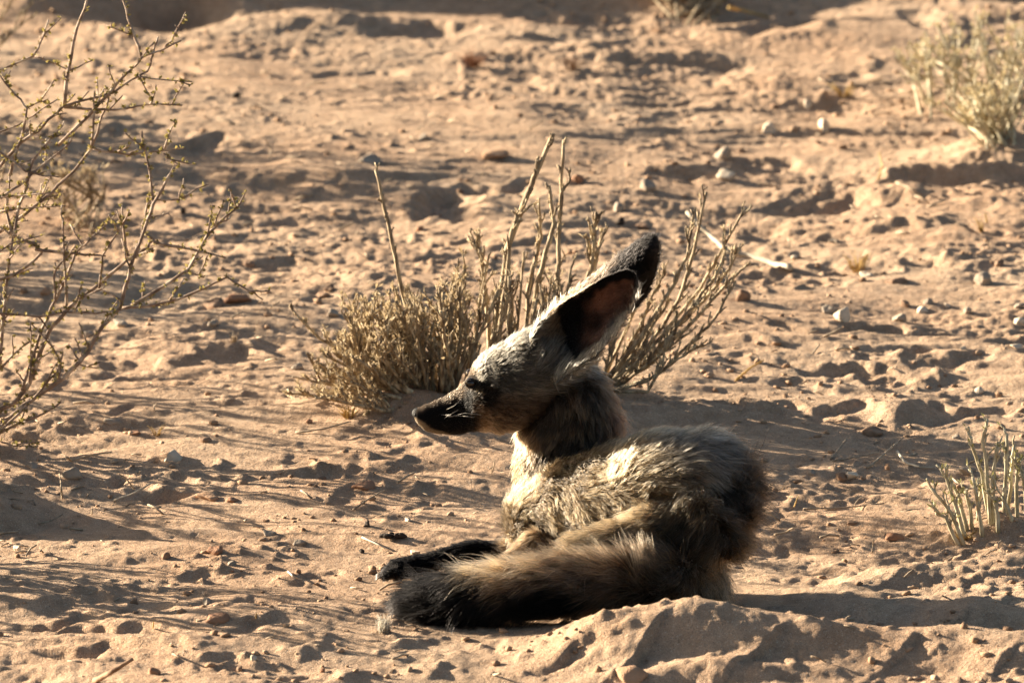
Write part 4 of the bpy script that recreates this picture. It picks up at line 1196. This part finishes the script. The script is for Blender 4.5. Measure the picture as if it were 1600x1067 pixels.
part_v, T_v, U_v = classify(FV)
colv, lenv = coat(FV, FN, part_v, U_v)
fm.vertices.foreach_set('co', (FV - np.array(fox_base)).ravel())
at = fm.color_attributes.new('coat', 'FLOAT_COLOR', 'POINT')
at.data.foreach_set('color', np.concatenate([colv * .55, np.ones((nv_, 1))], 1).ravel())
m, nt, b_ = mat_base('fox_skin')
an = nt.nodes.new("ShaderNodeAttribute"); an.attribute_name = 'coat'
nt.links.new(an.outputs['Color'], b_.inputs['Base Color']); b_.inputs['Roughness'].default_value = .9; b_.inputs['Specular IOR Level'].default_value = .1
fm.materials.clear(); fm.materials.append(m)
fm.update()
fox = empty('bat_eared_fox', fox_base)
tag(fox, 'bat eared fox lying on the sand with its head turned left', 'fox')
fb = bpy.data.objects.new('body', fm); col.objects.link(fb); fb.parent = fox

# fur
NH = 210000
fm.calc_loop_triangles()
nt_ = len(fm.loop_triangles)
tri = np.empty(nt_ * 3, np.int32); fm.loop_triangles.foreach_get('vertices', tri); tri = tri.reshape(-1, 3)
ar = np.empty(nt_); fm.loop_triangles.foreach_get('area', ar)
tl = lenv[tri].mean(1)
wgt = ar * np.interp(tl, [2, 6, 12, 30], [3.2, 1.9, 1.15, .9])
wgt /= wgt.sum()
ch = nr.choice(nt_, NH, p=wgt)
r1 = np.sqrt(nr.uniform(0, 1, NH)); r2 = nr.uniform(0, 1, NH)
ba = np.stack([1 - r1, r1 * (1 - r2), r1 * r2], 1)
def bary(A): return (A[tri[ch]] * ba[..., None]).sum(1)
RP = bary(FV); RN = bary(FN); RN /= np.linalg.norm(RN, axis=1)[:, None] + 1e-9
RT = bary(T_v); RC = bary(colv); RL = bary(lenv[:, None])[:, 0]
above = RP[:, 2] > height(RP[:, 0], RP[:, 1]) - .002
p2 = project(RP)
noseless = np.hypot(p2[:, 0] - 650, p2[:, 1] - 646) > 7
eyeless = (np.hypot((p2[:, 0] - 737), (p2[:, 1] - 597)) > 9) | (RP[:, 1] > FY + HD)
ok = above & noseless & eyeless
RP, RN, RT, RC, RL = RP[ok], RN[ok], RT[ok], RC[ok], RL[ok]
NH = len(RP)
def clumpnoise(P, s, o):
    return np.stack([perlin(P[:, 0] * s + o, P[:, 2] * s + P[:, 1] * s * .7 + 3), perlin(P[:, 0] * s + o + 50, P[:, 2] * s - P[:, 1] * s * .7 + 9), perlin(P[:, 1] * s + o + 90, P[:, 2] * s + P[:, 0] * s * .5 + 1)], 1)
RT = RT - RN * (RT * RN).sum(1)[:, None]; RT /= np.linalg.norm(RT, axis=1)[:, None] + 1e-9
RT += .7 * clumpnoise(RP, 11, 30) * np.interp(RL, [8, 16], [.3, 1])[:, None] + .75 * clumpnoise(RP, 28, 2) + .75 * clumpnoise(RP, 75, 7)
RT -= RN * (RT * RN).sum(1)[:, None]; RT /= np.linalg.norm(RT, axis=1)[:, None] + 1e-9
lift = np.interp(RL, [2, 6, 14, 22, 34], [.30, .40, .46, .46, .52]) * nr.uniform(.7, 1.35, NH)
LM = RL * .001 * nr.uniform(.62, 1.12, NH)
guard = nr.uniform(0, 1, NH) < .10
LM[guard] *= 1.45
jit = nr.normal(0, 1, (NH, 3)) * np.interp(RL, [3, 10, 30], [.08, .13, .20])[:, None]
d0 = RT + RN * (lift[:, None] * 1.7) + jit; d0 /= np.linalg.norm(d0, axis=1)[:, None]
d1 = RT + RN * (lift[:, None] * .35) + jit * 1.3 + np.array([0, 0, -.12]); d1 /= np.linalg.norm(d1, axis=1)[:, None]
K = 5
pts = np.zeros((NH, K, 3)); pts[:, 0] = RP - RN * .0006
for k in range(1, K):
    t = (k - .5) / (K - 1)
    dd = d0 * (1 - t) + d1 * t
    pts[:, k] = pts[:, k - 1] + dd / np.linalg.norm(dd, axis=1)[:, None] * (LM / (K - 1))[:, None]
# strands gather into locks
idx = nr.choice(NH, 26000, replace=False)
kd = KDTree(len(idx))
for i, q in enumerate(idx): kd.insert(RP[q].tolist(), i)
kd.balance()
own = np.array([idx[kd.find(p)[1]] for p in RP.tolist()])
own_w = nr.uniform(0, 1, NH)[own]
for k in range(1, K):
    t = k / (K - 1)
    w = ((.30 + .45 * own_w) * t ** 1.3) * np.interp(RL, [3, 8, 16], [.15, .6, 1.0])
    tgt = pts[own, k]
    near_ = np.exp(-(np.linalg.norm(RP - RP[own], axis=1) / .012) ** 2)
    same = ((RN * RN[own]).sum(1) > .3)
    w = (w * near_ * same)[:, None]
    pts[:, k] = pts[:, k] * (1 - w) + tgt * w
pz = height(pts[:, -1, 0], pts[:, -1, 1])
tone = np.exp(nr.normal(0, .30, NH)) * np.exp(.5 * clumpnoise(RP, 120, 4)[:, 0])
HC = np.clip(RC * tone[:, None], .002, .85)
banded = nr.uniform(0, 1, NH) < np.interp(RL, [3, 8, 25], [.05, .30, .30])
HC[banded] *= .25
HC[guard & (p2[ok][:, 0] > 1030)] *= .3
hc = bpy.data.hair_curves.new('fur')
hc.add_curves([K] * NH)
hc.attributes['position'].data.foreach_set('vector', (pts - np.array(fox_base)).astype(np.float32).ravel())
rad = hc.attributes.get('radius') or hc.attributes.new('radius', 'FLOAT', 'POINT')
base_r = np.interp(RL, [2, 6, 14, 30], [.00016, .00020, .00024, .00027])
rad.data.foreach_set('value', (base_r[:, None] * np.array([1, .95, .8, .55, .16])[None]).astype(np.float32).ravel())
ta = hc.attributes.new('tint', 'FLOAT_COLOR', 'CURVE')
ta.data.foreach_set('color', np.concatenate([HC, np.ones((NH, 1))], 1).astype(np.float32).ravel())
m = bpy.data.materials.new('fox_fur'); m.use_nodes = True; nt = m.node_tree; nt.nodes.clear()
out = nt.nodes.new("ShaderNodeOutputMaterial"); hb = nt.nodes.new("ShaderNodeBsdfHairPrincipled")
hb.parametrization = 'COLOR'
a_ = nt.nodes.new("ShaderNodeAttribute"); a_.attribute_name = 'tint'
hi = nt.nodes.new("ShaderNodeHairInfo")
rp = nt.nodes.new("ShaderNodeValToRGB"); rp.color_ramp.elements[0].position = .05; rp.color_ramp.elements[0].color = (.55, .5, .46, 1)
rp.color_ramp.elements[1].position = .65; rp.color_ramp.elements[1].color = (1, 1, 1, 1)
mx = nt.nodes.new("ShaderNodeMix"); mx.data_type = 'RGBA'; mx.blend_type = 'MULTIPLY'; mx.inputs[0].default_value = 1
nt.links.new(hi.outputs['Intercept'], rp.inputs[0]); nt.links.new(a_.outputs['Color'], mx.inputs[6]); nt.links.new(rp.outputs[0], mx.inputs[7])
nt.links.new(mx.outputs[2], hb.inputs['Color'])
hb.inputs['IOR'].default_value = 1.18; hb.inputs['Roughness'].default_value = .5; hb.inputs['Radial Roughness'].default_value = .6
nt.links.new(hb.outputs[0], out.inputs[0])
hc.materials.append(m)
fur = bpy.data.objects.new('fur', hc); col.objects.link(fur); fur.parent = fox; fur['kind'] = 'stuff'

# eyes, nose, whiskers, claws
bv = BVHTree.FromPolygons([tuple(v) for v in FV], [tuple(t) for t in tri])
def glossy(name, c, r=.08):
    m, nt, b = mat_base(name); b.inputs['Base Color'].default_value = (*c, 1); b.inputs['Roughness'].default_value = r
    return m
M['eye'] = glossy('eye', (.014, .007, .004), .05); M['nose'] = noise_mat('nose_skin', (.006, .005, .005), (.012, .011, .010), 900, .65, .9, 1800, .0008, spec=.25)
M['whisker'] = glossy('whisker', (.5, .46, .4), .4); M['claw'] = glossy('claw', (.16, .13, .10), .4)
def uvs(rx, ry, rz):
    import bmesh
    bm = bmesh.new(); bmesh.ops.create_uvsphere(bm, u_segments=24, v_segments=16, radius=1)
    v = [(q.co.x * rx, q.co.y * ry, q.co.z * rz) for q in bm.verts]; f = [tuple(w.index for w in q.verts) for q in bm.faces]; bm.free()
    return v, f
h = bv.ray_cast(CAM, ray(737.5, 598).normalized())[0]
hm = Vector((h.x, 2 * (FY + HD) - h.y, h.z))
for q in (h, hm):
    e = MB(); e.add(*uvs(.0051, .0051, .0051)); o = e.build('eye', M['eye'], fox); o.location = q - fox_base + Vector((-.0011, (-.0030 if q is h else .0030), .0003))
    l = MB()
    for sgn in (1, -1):
        sd = -1 if q is h else 1
        P = [Vector((math.cos(t) * .0052, sd * (.0022 + .0022 * math.sin(t)), sgn * .0036 * math.sin(t) + .0002)) for t in np.linspace(0, math.pi, 9)]
        l.tube(P, [.0003, .0004, .0005, .0006, .0006, .0006, .0005, .0004, .0003], 6)
    o2 = l.build('eyelid', M['nose'], fox); o2.location = o.location
n = MB(); n.add(*uvs(.0052, .0056, .0050)); v, f = uvs(.003, .005, .0036); n.add(np.asarray(v) + (.0035, 0, -.0022), f)
for sd in (-1, 1):
    v, f = uvs(.0018, .0022, .0022); n.add(np.asarray(v) + (-.0018, sd * .0036, -.0006), f)
o = n.build('nose', M['nose'], fox); o.location = F(652.5, 645.5, HD) - fox_base
for (sx, sy, ex, ey, bow) in [(697,640,722,622,2),(700,652,752,648,-6),(694,654,706,650,-4),(712,650,742,652,-2),(690,648,716,640,3)]:
    hq = bv.ray_cast(CAM, ray(sx, sy).normalized())[0]
    if hq is None: continue
    tip = F(ex, ey, hq.y - FY - .016); mid = hq.lerp(tip, .5) + Vector((0, -.003, -bow * FS))
    w = MB(); w.tube([hq - fox_base, mid - fox_base, tip - fox_base], [.00016, .00015, .00008], 5); w.build('whisker', M['whisker'], fox)
for dd in (-.0135, -.0048, .0048, .0125):
    p = F(598, 897 - dd * 260, .055 + dd) - fox_base
    c = MB(); c.tube([p, p + Vector((-.004, 0, -.0012)), p + Vector((-.0075, 0, -.0045))], [.0013, .001, .0003], 6); c.build('claw', M['claw'], fox)
